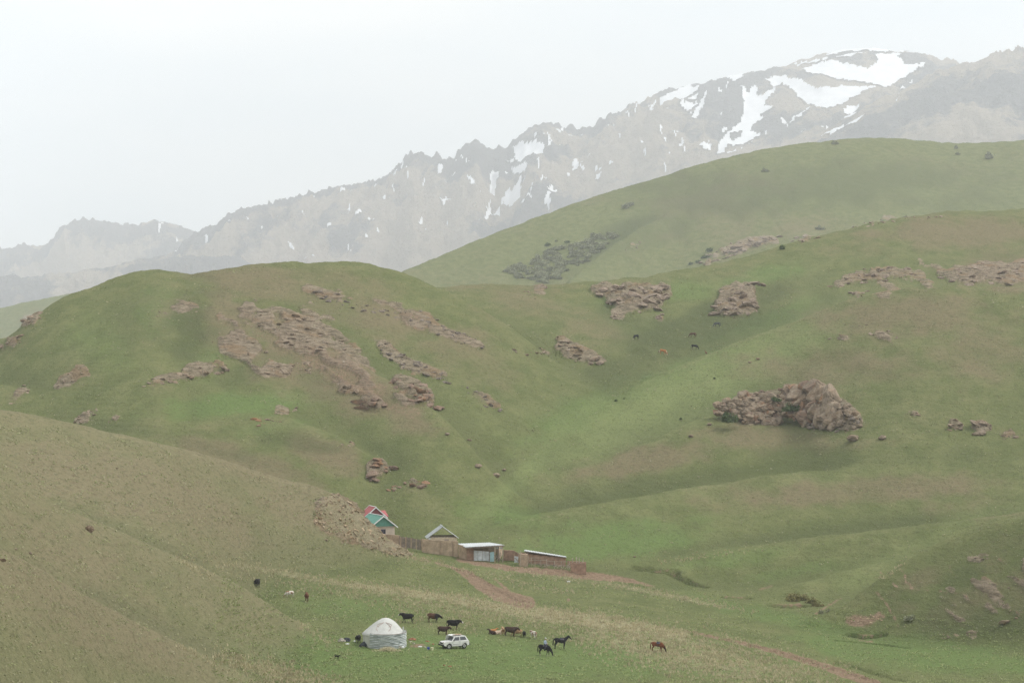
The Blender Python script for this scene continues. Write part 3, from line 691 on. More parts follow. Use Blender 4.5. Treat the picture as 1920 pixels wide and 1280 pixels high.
STRUCT = {
 'meadow': 'flat green meadow with dry grass around the yurt', 'left_slope_far': 'olive brown slope ending in a rocky nose by the houses',
 'left_slope_mid': 'middle olive brown slope on the left', 'left_slope_near': 'nearest stony olive slope at lower left',
 'left_hill': 'broad rounded hill with rock bands above the houses', 'middle_ridge': 'green ridge behind the valley with pink outcrops',
 'right_spur': 'pale green spur carrying the great outcrop', 'lower_spur': 'long low green spur behind the sheds',
 'stream_spur': 'low green swell above the stream banks', 'right_bank': 'steep green bank with cattle trails at lower right',
 'far_hill': 'hazy smooth green hill under the snowy mountain', 'far_mound': 'hazy green mound with a pink rock face',
 'distant_hill': 'pale distant green hill at the left edge', 'dirt_track': 'reddish dirt track across the meadow', 'farm_yard': 'bare brown trampled earth before the sheds'}
for nm, lab in STRUCT.items():
    m = fname == nm
    if not m.any(): continue
    f = QF[m]; u, inv = np.unique(f, return_inverse=True)
    onm = nm if nm in ('meadow', 'dirt_track', 'farm_yard') else ('slope' if 'slope' in nm else 'bank' if 'bank' in nm else 'hill')
    o = mesh_np(onm, VERT[u], inv.reshape(-1, 4), M_GROUND, attrs={'cover1': att1[u], 'cover2': att2[u]})
    o.data.normals_split_custom_set_from_vertices(NRM[u])
    tag(o, lab, kind='structure')

# ------------------------------------------------------------------ distant mountains
def ML(pts, D, **k): return Layer('m', [(q[0], q[1], (q[2] if len(q) > 2 else D) * 1.6) for q in pts], **k)
MLAY = [
 ML([(-420,530),(-200,500),(0,470),(30,464),(70,462),(85,465),(100,447),(120,425),(150,412),(190,415),(230,420),(245,423),(290,416),(320,418),(350,430),(370,438),(450,455)], 8200, sf=.4, sb=.4, r=40, sm=3),
 ML([(250,540),(330,470),(365,440),(400,426),(430,405),(465,392),(500,388),(540,378),(590,365),(640,352),(680,345),(700,345),(720,335),(745,318),(760,300),(775,291),(800,297),(830,300),(850,298),(870,275),(890,266),(905,275),(920,290),(935,283),(955,278),(965,265),(985,248),(1010,238),(1030,234),(1060,242),(1090,243),(1120,235),(1140,222),(1170,210),(1205,195),(1225,182),(1250,172),(1290,162),(1340,155),(1375,145),(1420,138),(1480,122),(1525,108),(1545,102),(1590,95),(1640,94),(1700,99),(1760,113),(1800,121),(2000,190)], 6700, sf=.36, sb=.4, r=60, sm=3),
 ML([(1380,320),(1450,282),(1520,262),(1560,240),(1600,215),(1650,187),(1700,168),(1740,148),(1760,132),(1800,126),(1830,118),(1860,108),(1890,98),(1920,99),(2000,90),(2340,60)], 5500, sf=.36, sb=.3, r=40, sm=4),
 ML([(-420,560),(0,518),(60,522),(130,513),(200,500),(260,490),(330,482),(420,484),(500,505),(700,560)], 6000, sf=.4, sb=.3, r=60, sm=8),
]
MPX = np.linspace(-300, 2220, 1060)
MD = np.concatenate([np.linspace(3600, 5760, 20)[:-1], np.linspace(5760, 10800, 250), np.linspace(10800, 13900, 70)[1:]])
MP, MDD = np.meshgrid(MPX, MD); MX = (MP - 960) / F * MDD
mz = np.stack([L.ev(MP, MDD) for L in MLAY] + [np.full(MP.shape, 40.0) + (MDD - 3600) * .02])
mt = mz.max(0); kk = 14.0
zb = mt + kk * np.log(np.exp(np.maximum((mz - mt) / kk, -40)).sum(0)); mi = mz.argmax(0)
# depth below own crest: keep the skyline, roughen the faces
crest = np.zeros(MP.shape); 
for i, L in enumerate(MLAY):
    dd = np.interp(MP, PXF, L.D) - MDD
    crest = np.where(mi == i, dd, crest)
amp = (sstep(0, 420, np.abs(crest)) * .9 + .1) * np.interp(MP, [1150, 1400], [1, .6])
wx = MX + 90 * fbm(MX / 500, MDD / 500, 3, 70); wy = MDD + 90 * fbm(MX / 500, MDD / 500, 3, 75)
rg = ridged(wx / 330, wy / 900, 4, 80, .55)
rg2 = ridged((wx + wy * .35) / 120, wy / 330, 4, 90, .55)
SNOW = [
 z2((1075,275),(1110,262),(1150,245),(1185,240),(1230,245),(1280,258),(1330,270),(1355,255),(1370,235),(1360,215),(1390,205),(1440,215),(1460,235),(1470,255),(1520,262),(1550,270),(1500,290),(1450,310),(1420,330),(1395,342),(1370,325),(1300,318),(1240,310),(1180,305),(1110,290)),
 z2((1170,214),(1200,198),(1250,189),(1320,187),(1400,191),(1490,199),(1470,203),(1400,200),(1320,197),(1260,198),(1210,210)),
 z2((1035,250),(1110,238),(1150,230),(1185,224),(1170,234),(1100,247)), z2((1200,222),(1260,214),(1330,212),(1280,222),(1220,230)), z2((1380,212),(1440,206),(1470,214),(1420,220)),
 z2((948,322),(985,305),(1015,302),(1040,315),(1080,322),(1120,340),(1145,352),(1200,345),(1260,338),(1340,335),(1368,338),(1310,367),(1260,392),(1220,410),(1175,427),(1140,414),(1110,405),(1085,385),(1060,365),(1040,345),(1010,330),(985,345)),
 z2((850,338),(868,350),(882,365),(905,348),(918,355),(912,375),(940,375),(985,348),(988,362),(952,390),(942,410),(972,415),(982,425),(940,432),(920,442),(952,455),(920,467),(898,480),(892,505),(942,515),(920,532),(880,547),(850,562),(820,567),(802,577),(785,602),(768,600),(775,560),(798,530),(828,500),(853,470),(863,440),(868,410),(863,380)),
 z2((553,382),(590,360),(630,340),(660,323),(682,340),(699,342),(690,362),(650,377),(640,394),(600,397),(570,407),(553,402)),
 z2((800,303),(830,292),(862,288),(867,306),(830,314)), z2((668,472),(688,430),(727,393),(717,422),(685,478)), z2((622,430),(660,412),(693,414),(660,440)), z2((650,400),(690,385),(697,392),(670,405)), z2((772,355),(784,358),(784,384),(774,380)),
 z2((1235,442),(1270,425),(1302,430),(1270,452),(1243,457)), z2((1155,524),(1200,500),(1250,480),(1290,470),(1332,453),(1300,484),(1270,492),(1220,502),(1190,522)), z2((1027,487),(1060,460),(1117,428),(1090,454),(1050,477)), z2((1003,462),(1032,462),(1015,484)),
 z2((698,587),(720,563),(747,570),(742,592),(715,592)), z2((623,584),(638,538),(642,585),(630,590)), z2((597,528),(606,528),(615,548),(606,545)), z2((643,602),(665,596),(662,612)), z2((797,602),(845,580),(812,602)), z2((1077,527),(1100,513),(1097,532)), z2((1447,350),(1470,343),(1462,357)), z2((1430,388),(1450,378),(1445,392)), z2((1762,279),(1792,280),(1790,285)), z2((1810,372),(1828,372),(1820,376)), z2((880,560),(900,548),(905,560)), z2((1480,325),(1500,318),(1495,328)),
 z2((2,577),(40,560),(90,556),(118,575),(112,602),(80,597),(52,602),(32,642),(20,632),(8,602)), z2((-6,662),(40,648),(57,670),(42,692),(0,674)), z2((-8,745),(30,713),(27,762),(-6,788)), z2((28,797),(55,768),(77,780),(50,804)), z2((228,645),(247,643),(242,672),(226,667)), z2((253,665),(277,675),(262,682)), z2((313,687),(337,673),(332,689)), z2((128,747),(150,733),(167,750),(140,754)), z2((118,782),(135,768),(142,797)), z2((128,827),(157,813),(140,832)), z2((158,515),(192,515),(175,524)), z2((338,510),(362,512),(350,518)), z2((66,628),(92,622),(85,636)), z2((92,660),(102,660),(96,685)), z2((186,440),(200,436),(196,446)), z2((575,458),(590,452),(586,462)), z2((240,520),(262,520),(250,526)), z2((560,555),(585,553),(575,560)), z2((420,470),(436,462),(432,474)),
 z1((1832,690),(1850,673),(1872,685),(1860,722),(1850,767),(1830,762),(1838,720)), z1((1878,767),(1900,745),(1925,738),(1925,778),(1890,780)), z1((1813,842),(1835,788),(1842,823),(1892,788),(1850,838)), z1((1783,887),(1802,856),(1797,877)), z1((1648,802),(1670,778),(1688,785),(1665,822),(1653,817)), z1((1753,703),(1767,713),(1788,754),(1763,747)), z1((1498,664),(1512,622),(1507,652)), z1((1403,777),(1427,723),(1422,767),(1410,783)), z1((1428,802),(1447,788),(1442,807)), z1((1268,747),(1297,736),(1280,752)), z1((1328,877),(1357,858),(1340,879)), z1((1373,899),(1402,878),(1395,895)), z1((768,893),(777,897),(774,932),(766,922)), z1((583,856),(612,852),(610,862)), z1((595,880),(602,886),(597,905),(613,914),(592,906)), z1((652,954),(670,951),(665,958)), z1((1222,895),(1242,888),(1236,897)), z1((1895,632),(1925,617),(1925,642)), z1((1472,717),(1488,688),(1482,712)), z1((1365,945),(1380,965),(1372,968)), z1((1300,820),(1320,812),(1312,822)), z1((300,915),(310,912),(306,922)), z1((122,945),(132,938),(128,950)), z1((308,962),(316,952),(313,966)), z1((620,900),(626,905),(622,930),(618,920)),
]
r_ = random.Random(21)
_cx = [330, 430, 540, 640, 760, 890, 1010, 1120, 1250, 1420]; _cy = [470, 405, 378, 352, 300, 266, 238, 235, 172, 138]
for _ in range(95):   # thin snow slivers left in the gullies
    x = r_.choice((r_.uniform(380, 900), r_.uniform(820, 1450), r_.uniform(950, 1400))); y = np.interp(x, _cx, _cy) + 8 + 150 * r_.random() ** 1.1
    a_ = R(r_.choice((r_.gauss(112, 14), r_.gauss(70, 14), r_.gauss(160, 12)))); l_ = r_.uniform(3, 10); w_ = r_.uniform(1.0, 2.6)
    dx, dy = math.cos(a_), math.sin(a_)
    SNOW.append([(x - dx * l_, y - dy * l_), (x - dy * w_, y + dx * w_), (x + dx * l_, y + dy * l_), (x + dy * w_, y - dx * w_)])
ME0 = 640 + (ZC - zb) / MDD * F
sx = MP + 3.0 * fbm(MP / 9, ME0 / 6, 3, 120); sy = ME0 + 2.4 * fbm(MP / 9, ME0 / 6, 3, 130)
inside = np.zeros(MP.shape, bool)
for poly in SNOW:
    pa = np.array(poly); bb = (MP > pa[:, 0].min() - 6) & (MP < pa[:, 0].max() + 6) & (ME0 > pa[:, 1].min() - 6) & (ME0 < pa[:, 1].max() + 6)
    idx_ = np.where(bb)
    inside[idx_] |= inpoly(poly, sx[idx_], sy[idx_])
inside &= ~inpoly(z2((812,535),(835,508),(862,500),(858,520),(832,542)), sx, sy)
calm = 1 - .8 * np.clip(1.6 * blur(inside.astype(float), 5), 0, 1)
zb = zb + calm * (amp * (115 * (rg - .35) + 66 * (rg2 - .4)) + 20 * fbm(wx / 60, wy / 70, 4, 95))
# crags standing on the ridge lines
jag = np.maximum(fbm(MX / 26 + 3 * fbm(MX / 300, MDD / 300, 2, 98), MDD / 160, 4, 97), -.1) * (mi != 3) * (.35 + 1.3 * np.clip(pn(MX / 140, MDD / 900, 99) + .4, 0, 1))
cragx = np.interp(MP, [-300,60,420,700,760,1000,1240,1300,1480,1540,1600,1800,1850,2200], [.7,.8,1,1,.9,1,.9,.45,.2,.45,.08,.35,.7,.8])
zb = zb + 40 * calm * cragx * jag * np.exp(-(crest / 130) ** 2)
ME = 640 + (ZC - zb) / MDD * F
mcrag = np.clip(.5 + .9 * fbm(MX / 420, MDD / 700, 4, 101) + .5 * cragx * np.exp(-(crest / 350) ** 2) - .15, 0, 1)
mii = np.arange(MP.size).reshape(MP.shape)
MV = np.stack([MX, MDD, zb], -1).reshape(-1, 3)
MQ = np.stack([mii[:-1, :-1], mii[:-1, 1:], mii[1:, 1:], mii[1:, :-1]], -1).reshape(-1, 4)
MEM = np.minimum.accumulate(ME, 0)
k = NT('mountain_rock')
(mc, _1, _2), _3 = attr(k, 'cover1')
mgeo = k.n('ShaderNodeNewGeometry'); P = mgeo.outputs['Position']
m1 = k.noise(k.mapping(P, (1, .4, 1)), .012, 6, .65); m2 = k.noise(P, .06, 5, .7)
rockc = k.mix(m2, (.085,.085,.09), (.25,.24,.235))
tanc = k.mix(m2, (.36,.30,.225), (.52,.44,.34))
f_ = k.rng(k.math('ADD', mc, k.math('MULTIPLY', k.math('SUBTRACT', m1, .5), 1.2)), .3, .62)
k.l(k.mix(f_, tanc, rockc), k.b.inputs['Base Color'])
k.l(k.bump(m2, 22.0, 1.0, k.bump(m1, 70, .9)), k.b.inputs['Normal'])
M_MTN = k.m
mfi = mi[:-1, :-1].reshape(-1)
att = np.stack([mcrag, mcrag * 0, mcrag * 0, mcrag * 0 + 1], -1).reshape(-1, 4)
for i, lab in ((0, 'faint blue grey mountain at far left'), (1, 'long rocky mountain ridge rising to a snowy summit'), (2, 'grey mountain shoulder at the right under the summit'), (3, 'pale blue foothills below the far mountains'), (4, 'hidden plain before the mountains')):
    m = mfi == i
    u, inv = np.unique(MQ[m], return_inverse=True)
    o = mesh_np('mountain' if i < 3 else 'foothill' if i == 3 else 'plain', MV[u], inv.reshape(-1, 4), M_MTN, attrs={'cover1': att[u]})
    tag(o, lab, kind='structure')

inside &= (MDD > 6200) & (ME <= MEM + 14)
sf_ = inside[:-1, :-1].reshape(-1)
u, inv = np.unique(MQ[sf_], return_inverse=True)
sv = MV[u] + np.array([0, -3.0, 5.0])
M_SNOW = plain('snow_white', (.86, .87, .89), .6, .04, .02)
tag(mesh_np('snow', sv, inv.reshape(-1, 4), M_SNOW), 'white snow patches lying on the mountain', kind='stuff')

# ------------------------------------------------------------------ haze
def haze_box():
    bm = bmesh.new(); bmesh.ops.create_cube(bm, size=1.0)
    lo, hi = Vector((-4200, -300, min(GZ.min(), zb.min()) - 1.0)), Vector((4200, 14200, zb.max() + 30))
    for v in bm.verts:
        v.co = Vector([lo[i] + (v.co[i] + .5) * (hi[i] - lo[i]) for i in range(3)])
    m = bpy.data.materials.new('haze_air'); m.use_nodes = True; t = m.node_tree; t.nodes.clear()
    o_ = t.nodes.new('ShaderNodeOutputMaterial'); v_ = t.nodes.new('ShaderNodeVolumePrincipled')
    v_.inputs['Color'].default_value = HAZE_COL + (1,)
    v_.inputs['Density'].default_value = HAZE_DENS
    v_.inputs['Anisotropy'].default_value = 0.0
    t.links.new(v_.outputs[0], o_.inputs['Volume'])
    tag(bm_obj('haze', bm, m), 'pale air between the viewer and the mountains', kind='stuff')
HAZE_COL, HAZE_DENS = (.965, .98, 1.0), 1.0e-4
haze_box()

# ------------------------------------------------------------------ rocks
def rock_mat(name, dark, light, lichen, lich=.5):
    k = NT(name)
    t_ = k.n('ShaderNodeTexCoord'); ge = k.n('ShaderNodeNewGeometry'); oi = k.n('ShaderNodeObjectInfo')
    P_ = ge.outputs['Position']
    a_ = k.noise(P_, .9, 5, .65); b_ = k.noise(P_, 4.0, 4, .7); c_ = k.noise(P_, .35, 3, .6)
    c = k.mix(k.rng(a_, .3, .7), dark, light)
    c = k.mix(k.math('MULTIPLY', k.rng(c_, .45, .68), lich), c, lichen)
    c = k.mix(k.math('MULTIPLY', k.rng(b_, .55, .75), .5), c, tuple(q * .55 for q in dark))
    c = k.mix(k.math('MULTIPLY', oi.outputs['Random'], .35), c, tuple(min(1, q * 1.25) for q in light))
    k.l(c, k.b.inputs['Base Color'])
    k.l(k.bump(b_, .25, .8, k.bump(a_, .6, .7)), k.b.inputs['Normal'])
    return k.m
RM = {
 'tan': rock_mat('rock_tan', (.160,.120,.084), (.355,.280,.205), (.34,.215,.125), .4),
 'orange': rock_mat('rock_orange', (.15,.10,.073), (.31,.225,.165), (.36,.175,.075), .75),
 'pink': rock_mat('rock_pink', (.175,.132,.098), (.365,.288,.22), (.30,.20,.145), .4),
 'grey': rock_mat('rock_grey', (.13,.105,.085), (.275,.23,.19), (.27,.205,.135), .3),
 'buff': rock_mat('rock_buff', (.26,.195,.125), (.52,.41,.28), (.46,.30,.17), .5),
}
def hull_rock(seed, n=15, sub=0, squash=.8):
    r_ = random.Random(seed); bm = bmesh.new()
    for i in range(n):
        v = Vector((r_.gauss(0, 1), r_.gauss(0, 1), r_.gauss(0, 1))).normalized() * r_.uniform(.75, 1.0)
        bm.verts.new((v.x * .5, v.y * .5, v.z * .5 * squash))
    res = bmesh.ops.convex_hull(bm, input=bm.verts[:])
    bmesh.ops.delete(bm, geom=[g_ for g_ in res['geom_interior'] if isinstance(g_, bmesh.types.BMVert)], context='VERTS')
    if sub:
        bmesh.ops.bevel(bm, geom=bm.edges[:], offset=.035, segments=1, affect='EDGES', clamp_overlap=True)
        bmesh.ops.triangulate(bm, faces=bm.faces[:])
        bmesh.ops.subdivide_edges(bm, edges=[e_ for e_ in bm.edges if e_.calc_length() > .12], cuts=1, use_grid_fill=True)
        for v in bm.verts:
            v.co += v.co.normalized() * r_.uniform(-.03, .03)
    me = bpy.data.meshes.new('boulder'); bmesh.ops.recalc_face_normals(bm, faces=bm.faces[:]); bm.to_mesh(me); bm.free()
    return me
ROCK_S = [hull_rock(100 + i, 11 + i % 5) for i in range(14)]
ROCK_B = [hull_rock(200 + i, 18 + i % 8, 1, .75) for i in range(10)]
def dome_rock(seed):
    bm = bmesh.new(); bmesh.ops.create_icosphere(bm, subdivisions=4, radius=.5)
    r_ = random.Random(seed); co = np.array([v.co[:] for v in bm.verts])
    for _ in range(16):   # joint planes cut flats into the dome
        nrm = Vector((r_.gauss(0, 1), r_.gauss(0, 1), r_.gauss(0, .6))).normalized(); nn = np.array(nrm); d_ = r_.uniform(.30, .44)
        ex_ = np.maximum(co @ nn - d_, 0); co = co - ex_[:, None] * nn * .97
    rad = 1 + 0.05 * fbm(co[:, 0] * 5 + seed, co[:, 1] * 5 + co[:, 2] * 4, 3, seed) - .10 * sstep(.06, 0, np.abs(pn(co[:, 0] * 3 + co[:, 2], co[:, 1] * 3 - co[:, 2] * 2, seed + 5)))
    co = co * rad[:, None]
    for v, c in zip(bm.verts, co): v.co = c
    me = bpy.data.meshes.new('boulder'); bm.to_mesh(me); bm.free()
    return me
ROCK_D = [dome_rock(300 + i) for i in range(6)]
def mats_of(me_list, tone):
    o = []
    for me in me_list:
        c = me.copy(); c.materials.clear(); c.materials.append(RM[tone]); o.append(c)
    return o
RSET = {t: (mats_of(ROCK_S, t), mats_of(ROCK_B, t), mats_of(ROCK_D, t)) for t in RM}
def add_block(parent, px, py, s, tone, r_, sc=None, rot=None, sink=.0, mesh=None, name='boulder'):
    p = at(px, py); m_ = s / F * p.y
    me = mesh or (r_.choice(RSET[tone][0]) if s < 13 else r_.choice(RSET[tone][1]))
    o = bpy.data.objects.new(name, me)
    sc = sc or (r_.uniform(.9, 1.7), r_.uniform(.8, 1.3), r_.uniform(.4, .85))
    o.scale = (m_ * sc[0], m_ * sc[1], m_ * sc[2])
    o.rotation_euler = rot or (r_.uniform(-.35, .35), r_.uniform(-.35, .35), r_.uniform(0, 6.28))
    o.location = (p - parent.location if parent else p) + Vector((0, 0, m_ * sc[2] * sink))
    link(o, parent)
    return o
def rnd_in(poly, n, r_):
    a_ = np.array(poly); lo, hi = a_.min(0), a_.max(0); out = []
    while len(out) < n:
        q = np.stack([np.array([r_.uniform(lo[0], hi[0]) for _ in range(200)]), np.array([r_.uniform(lo[1], hi[1]) for _ in range(200)])], 1)
        ok = inpoly(poly, q[:, 0], q[:, 1]); out += [tuple(v) for v in q[ok]]
    return out[:n]
def outcrop(poly, n, sz, tone, lab, seed, pow_=2.2, tilt=None):
    r_ = random.Random(seed); a_ = np.array(poly)
    c = at(a_[:, 0].mean(), a_[:, 1].mean())
    root = empty('rock_outcrop', c); tag(root, lab, 'rock')
    for i, (x, y) in enumerate(rnd_in(poly, n, r_)):
        s = .9 * (sz[0] + (sz[1] - sz[0]) * r_.random() ** pow_)
        if i < max(2, n // 12): s = .85 * sz[1] * r_.uniform(.75, 1.0)
        rot = None
        if tilt: rot = (r_.uniform(-.6, .6), tilt + r_.gauss(0, .4), r_.uniform(0, 3.1))
        add_block(root, x, y, s, tone, r_, rot=rot)
    return root
for i, (poly, n, sz, tone, lab) in enumerate(ROCKS):
    outcrop(poly, max(6, int(n * .6)), sz, tone, lab, 500 + i)
outcrop(NOSE, 260, (3, 14), 'buff', 'steep buff coloured fractured rock nose beside the houses', 900, 2.0, .6)
outcrop([(1588,1162),(1602,1153),(1650,1150),(1660,1160),(1630,1170),(1604,1170)], 26, (2, 9), 'buff', 'pale stones in the bare earth cut at foot of right bank', 905)
# the great outcrop on the right spur: blocks piled into one steep mass
gr = empty('rock_outcrop', at(1480, 800)); tag(gr, 'great brown outcrop with big domed boulders on the right spur', 'rock')
r_ = random.Random(77)
def pile(root, poly, n, sz, tones, base, lean, r_, pw=1.5, sc=None, kinds=(1,)):
    a_ = np.array(poly)
    for x, y in sorted(rnd_in(poly, n, r_), key=lambda q: q[1]):
        yb = np.interp(x, [b[0] for b in base], [b[1] for b in base])
        p0 = at(x, yb); up = max(0.0, (yb - y) / F * p0.y); D_ = p0.y + up * lean
        p = W(x, y, D_); s = (sz[0] + (sz[1] - sz[0]) * r_.random() ** pw) / F * D_
        k_ = sc(r_) if sc else (r_.uniform(.7, 1.25), r_.uniform(.7, 1.0), r_.uniform(.6, 1.1))
        o = bpy.data.objects.new('boulder', r_.choice(RSET[r_.choice(tones)][r_.choice(kinds)]))
        o.scale = [s * v for v in k_]; o.rotation_euler = (r_.uniform(-.4, .4), r_.uniform(-.5, .3), r_.uniform(0, 6.28))
        o.location = p - root.location + Vector((0, s * .25, 0)); link(o, root)
BASE = [(1335,792),(1380,797),(1460,798),(1520,806),(1580,812),(1625,802)]
pile(gr, GREAT_L, 150, (9, 34), ('tan', 'tan', 'tan', 'orange'), BASE, .8, r_, 1.4)
pile(gr, [(1466,742),(1476,728),(1500,726),(1520,724),(1534,722),(1546,736),(1570,752),(1600,772),(1612,790),(1570,800),(1520,796),(1474,786)], 46, (26, 58), ('tan', 'orange', 'tan'), BASE, .8, r_, 1.2, lambda r: (r.uniform(.8, 1.2), r.uniform(.6, .9), r.uniform(.7, 1.05)), (1, 2))
pile(gr, GREAT_R, 60, (8, 24), ('tan', 'tan', 'orange'), BASE, .75, r_, 1.4)
pile(gr, z4((1040,690),(1080,655),(1160,650),(1250,665),(1310,690),(1322,716),(1250,745),(1140,735),(1080,712)), 80, (5, 19), ('tan', 'grey', 'pink'), BASE, .6, r_, 1.8)
for px, py, wd, lab in ((1600,826,34,'dark bottomed boulder below the great outcrop'),(1654,823,22,'flat oval boulder right of the dark bottomed boulder'),(1331,797,14,'pale boulder left of the great outcrop'),(1296,819,14,'tan boulder further down from the pale boulder'),
                        (168,996,20,'single upright boulder on the near left slope'),(5,1052,18,'pale boulder cut by the left picture edge'),(219,879,9,'small pale stone on upper left slope crest'),(612,1013,9,'white stone below the rocky nose'),
                        (896,876,20,'flat brown rock in the valley above the sheds'),(945,882,13,'small rock right of flat brown valley rock'),(930,894,24,'pale flat rock slab in the valley'),(838,815,14,'dark pebble like rock below the orange crag'),(880,826,11,'tiny rock on the valley side below orange crag'),
                        (1420,674,12,'dark rock in thin ledge on the pale spur'),(1406,680,9,'grey rock beside the dark rock on pale spur'),(30,1030,9,'small flat stone on the near left slope'),(57,1038,11,'grey stone above the near slope crest'),(1236,660,7,'pale stone beside the chestnut horse'),
                        (1190,1044,8,'lone pale stone on the low spur'),(1884,1168,26,'dark split rock at foot of right bank'),(1530,1130,0,'')):
    if wd == 0: continue
    o = add_block(None, px, py, wd, 'tan', r_, (1.0, .8, 1.15 if px == 168 else .62), (0.05, .1, r_.uniform(0, 3)), .22, r_.choice(RSET['tan'][1]), 'boulder')
    tag(o, lab, 'rock')

def joined(name, centres, scales, base_v, base_f, mat, rots=None, smooth=False, jitter=0.0, normals_up=False):
    """many small copies of a few shapes in one mesh (things nobody could count)"""
    n = len(centres); nv = len(base_v)
    th = rng.random(n) * 6.283 if rots is None else rots
    c, s = np.cos(th), np.sin(th)
    bv = np.asarray(base_v)[None].repeat(n, 0)
    if jitter: bv = bv + rng.normal(0, jitter, bv.shape)
    sc = np.asarray(scales)
    if sc.ndim == 1: sc = np.stack([sc, sc, sc], 1)
    bv = bv * sc[:, None, :]
    X = bv[..., 0] * c[:, None] - bv[..., 1] * s[:, None]; Y = bv[..., 0] * s[:, None] + bv[..., 1] * c[:, None]
    V = np.stack([X, Y, bv[..., 2]], -1) + np.asarray(centres)[:, None, :]
    Fc = np.asarray(base_f)[None] + (np.arange(n) * nv)[:, None, None]
    return mesh_np(name, V.reshape(-1, 3), Fc.reshape(-1, Fc.shape[-1]), mat, smooth)
OV = [(1,0,0),(0,1,0),(-1,0,0),(0,-1,0),(.1,.1,.75),(0,0,-.6)]
OF = [(0,1,4),(1,2,4),(2,3,4),(3,0,4),(1,0,5),(2,1,5),(3,2,5),(0,3,5)]
def scatter(n, prob, box):
    px = rng.uniform(box[0], box[2], n); py = rng.uniform(box[1], box[3], n)
    keep = rng.random(n) < prob(px, py)
    px, py = px[keep], py[keep]
    return px, py, pick(px, py)
M_STONE = rock_mat('loose_stone', (.30,.25,.19), (.55,.49,.41), (.48,.40,.30), .4)
lslope = blur(((cX < 640) & (cY > 770)).astype(float), 3)
stn = fbm(cX / 70, cY / 45, 3, 150)
def p_st(px, py): return np.clip(.25 + 1.2 * smap(stn, px, py) + .6 * smap(MAP['brown'], px, py), 0.02, 1)
px, py, c3 = scatter(6500, lambda a_, b_: p_st(a_, b_) * (b_ > np.interp(a_, [0, 160, 330, 500, 620, 780], [775, 806, 845, 896, 930, 1050])), (-60, 775, 640, 1290))
s = (.6 + 2.2 * rng.random(len(px)) ** 5) * .5 / F * c3[:, 1]
st = np.stack([s * rng.uniform(.8, 1.6, len(s)), s, s * rng.uniform(.5, .9, len(s))], 1)
px2, py2, c4 = scatter(9000, lambda a_, b_: np.clip(smap(MAP['rock'], a_, b_) * 1.2 + .35 * smap(MAP['brown'], a_, b_) ** 2 - .12 + .35 * smap(stn, a_, b_), 0, 1), (0, 440, 1920, 1000))
s2 = (.8 + 2.8 * rng.random(len(px2)) ** 4) * .5 / F * c4[:, 1]
st2 = np.stack([s2 * rng.uniform(.8, 1.6, len(s2)), s2, s2 * rng.uniform(.5, .9, len(s2))], 1)
px3, py3, c5 = scatter(3500, lambda a_, b_: np.clip(smap(MAP['dirt'], a_, b_) * .5 + smap(MAP['brown'], a_, b_) * .7, 0, 1), (1560, 960, 1960, 1200))
s3 = (.7 + 2.0 * rng.random(len(px3)) ** 4) * .5 / F * c5[:, 1]
st3 = np.stack([s3 * 1.2, s3, s3 * .7], 1)
tag(joined('gravel', np.concatenate([c3, c4, c5]), np.concatenate([st, st2, st3]), OV, OF, M_STONE, jitter=.18), 'small pale stones strewn over the slopes', kind='stuff')

# ------------------------------------------------------------------ grass
def grass_mat(name, a_, b_):
    k = NT(name); ge = k.n('ShaderNodeNewGeometry')
    n1 = k.noise(ge.outputs['Position'], .5, 3, .6); n2 = k.noise(ge.outputs['Position'], 6.0, 2, .6)
    c = k.mix(k.rng(n1, .3, .7), a_, b_); c = k.mix(k.math('MULTIPLY', k.rng(n2, .4, .7), .5), c, tuple(q * 1.3 for q in b_))
    k.l(c, k.b.inputs['Base Color']); k.b.inputs['Specular IOR Level'].default_value = .1
    return k.m
def tuft(nb, seed, spread=.35, lean=.5, wd=.10):
    r_ = random.Random(seed); V = []; Fc = []
    for i in range(nb):
        a_ = r_.uniform(0, 6.283); d_ = r_.uniform(0, spread); x, y = math.cos(a_) * d_, math.sin(a_) * d_
        t_ = r_.uniform(0, 6.283); l_ = r_.uniform(0, lean); h_ = r_.uniform(.55, 1.0); b_ = r_.uniform(0, 3.14)
        i0 = len(V)
        V += [(x - math.cos(b_) * wd, y - math.sin(b_) * wd, -.08), (x + math.cos(b_) * wd, y + math.sin(b_) * wd, -.08), (x + math.cos(t_) * l_ * h_, y + math.sin(t_) * l_ * h_, h_)]
        Fc.append((i0, i0 + 1, i0 + 2))
    return V, Fc
M_DRY = grass_mat('dry_grass_straw', (.36,.31,.19), (.58,.51,.33))
M_GRN = grass_mat('meadow_grass', (.235,.285,.115), (.37,.40,.19))
M_OLIVE = grass_mat('olive_tuft', (.24,.26,.12), (.35,.36,.18))
M_SAGE = grass_mat('pale_sage', (.28,.275,.155), (.44,.41,.265))
drn = fbm(cX / 14, cY / 7, 3, 160)
px, py, c3 = scatter(80000, lambda a_, b_: np.clip(smap(MAP['dry'], a_, b_) ** 1.2 * (.85 + 1.6 * smap(drn, a_, b_)), 0, 1), (330, 1030, 1700, 1290))
sz_ = rng.uniform(.22, .5, len(px))
h = len(px) // 2
for kx, sl in ((0, slice(0, h)), (1, slice(h, None))):
    V, Fc = tuft(7, 40 + kx)
    o = joined('grass', c3[sl], np.stack([sz_[sl] * 1.3, sz_[sl] * 1.3, sz_[sl]], 1), V, Fc, M_DRY)
    tag(o, 'tufts of straw coloured dry grass on the meadow', kind='stuff')
mdn = fbm(cX / 40, cY / 14, 3, 170)
px, py, c3 = scatter(42000, lambda a_, b_: np.clip((.35 + 1.0 * smap(mdn, a_, b_)) * (1 - smap(MAP['dirt'], a_, b_)), 0, 1) * (b_ > np.interp(a_, [380, 520, 700, 1000, 1300, 1920], [1075, 1090, 1050, 1082, 1100, 1180])), (400, 1050, 1960, 1290))
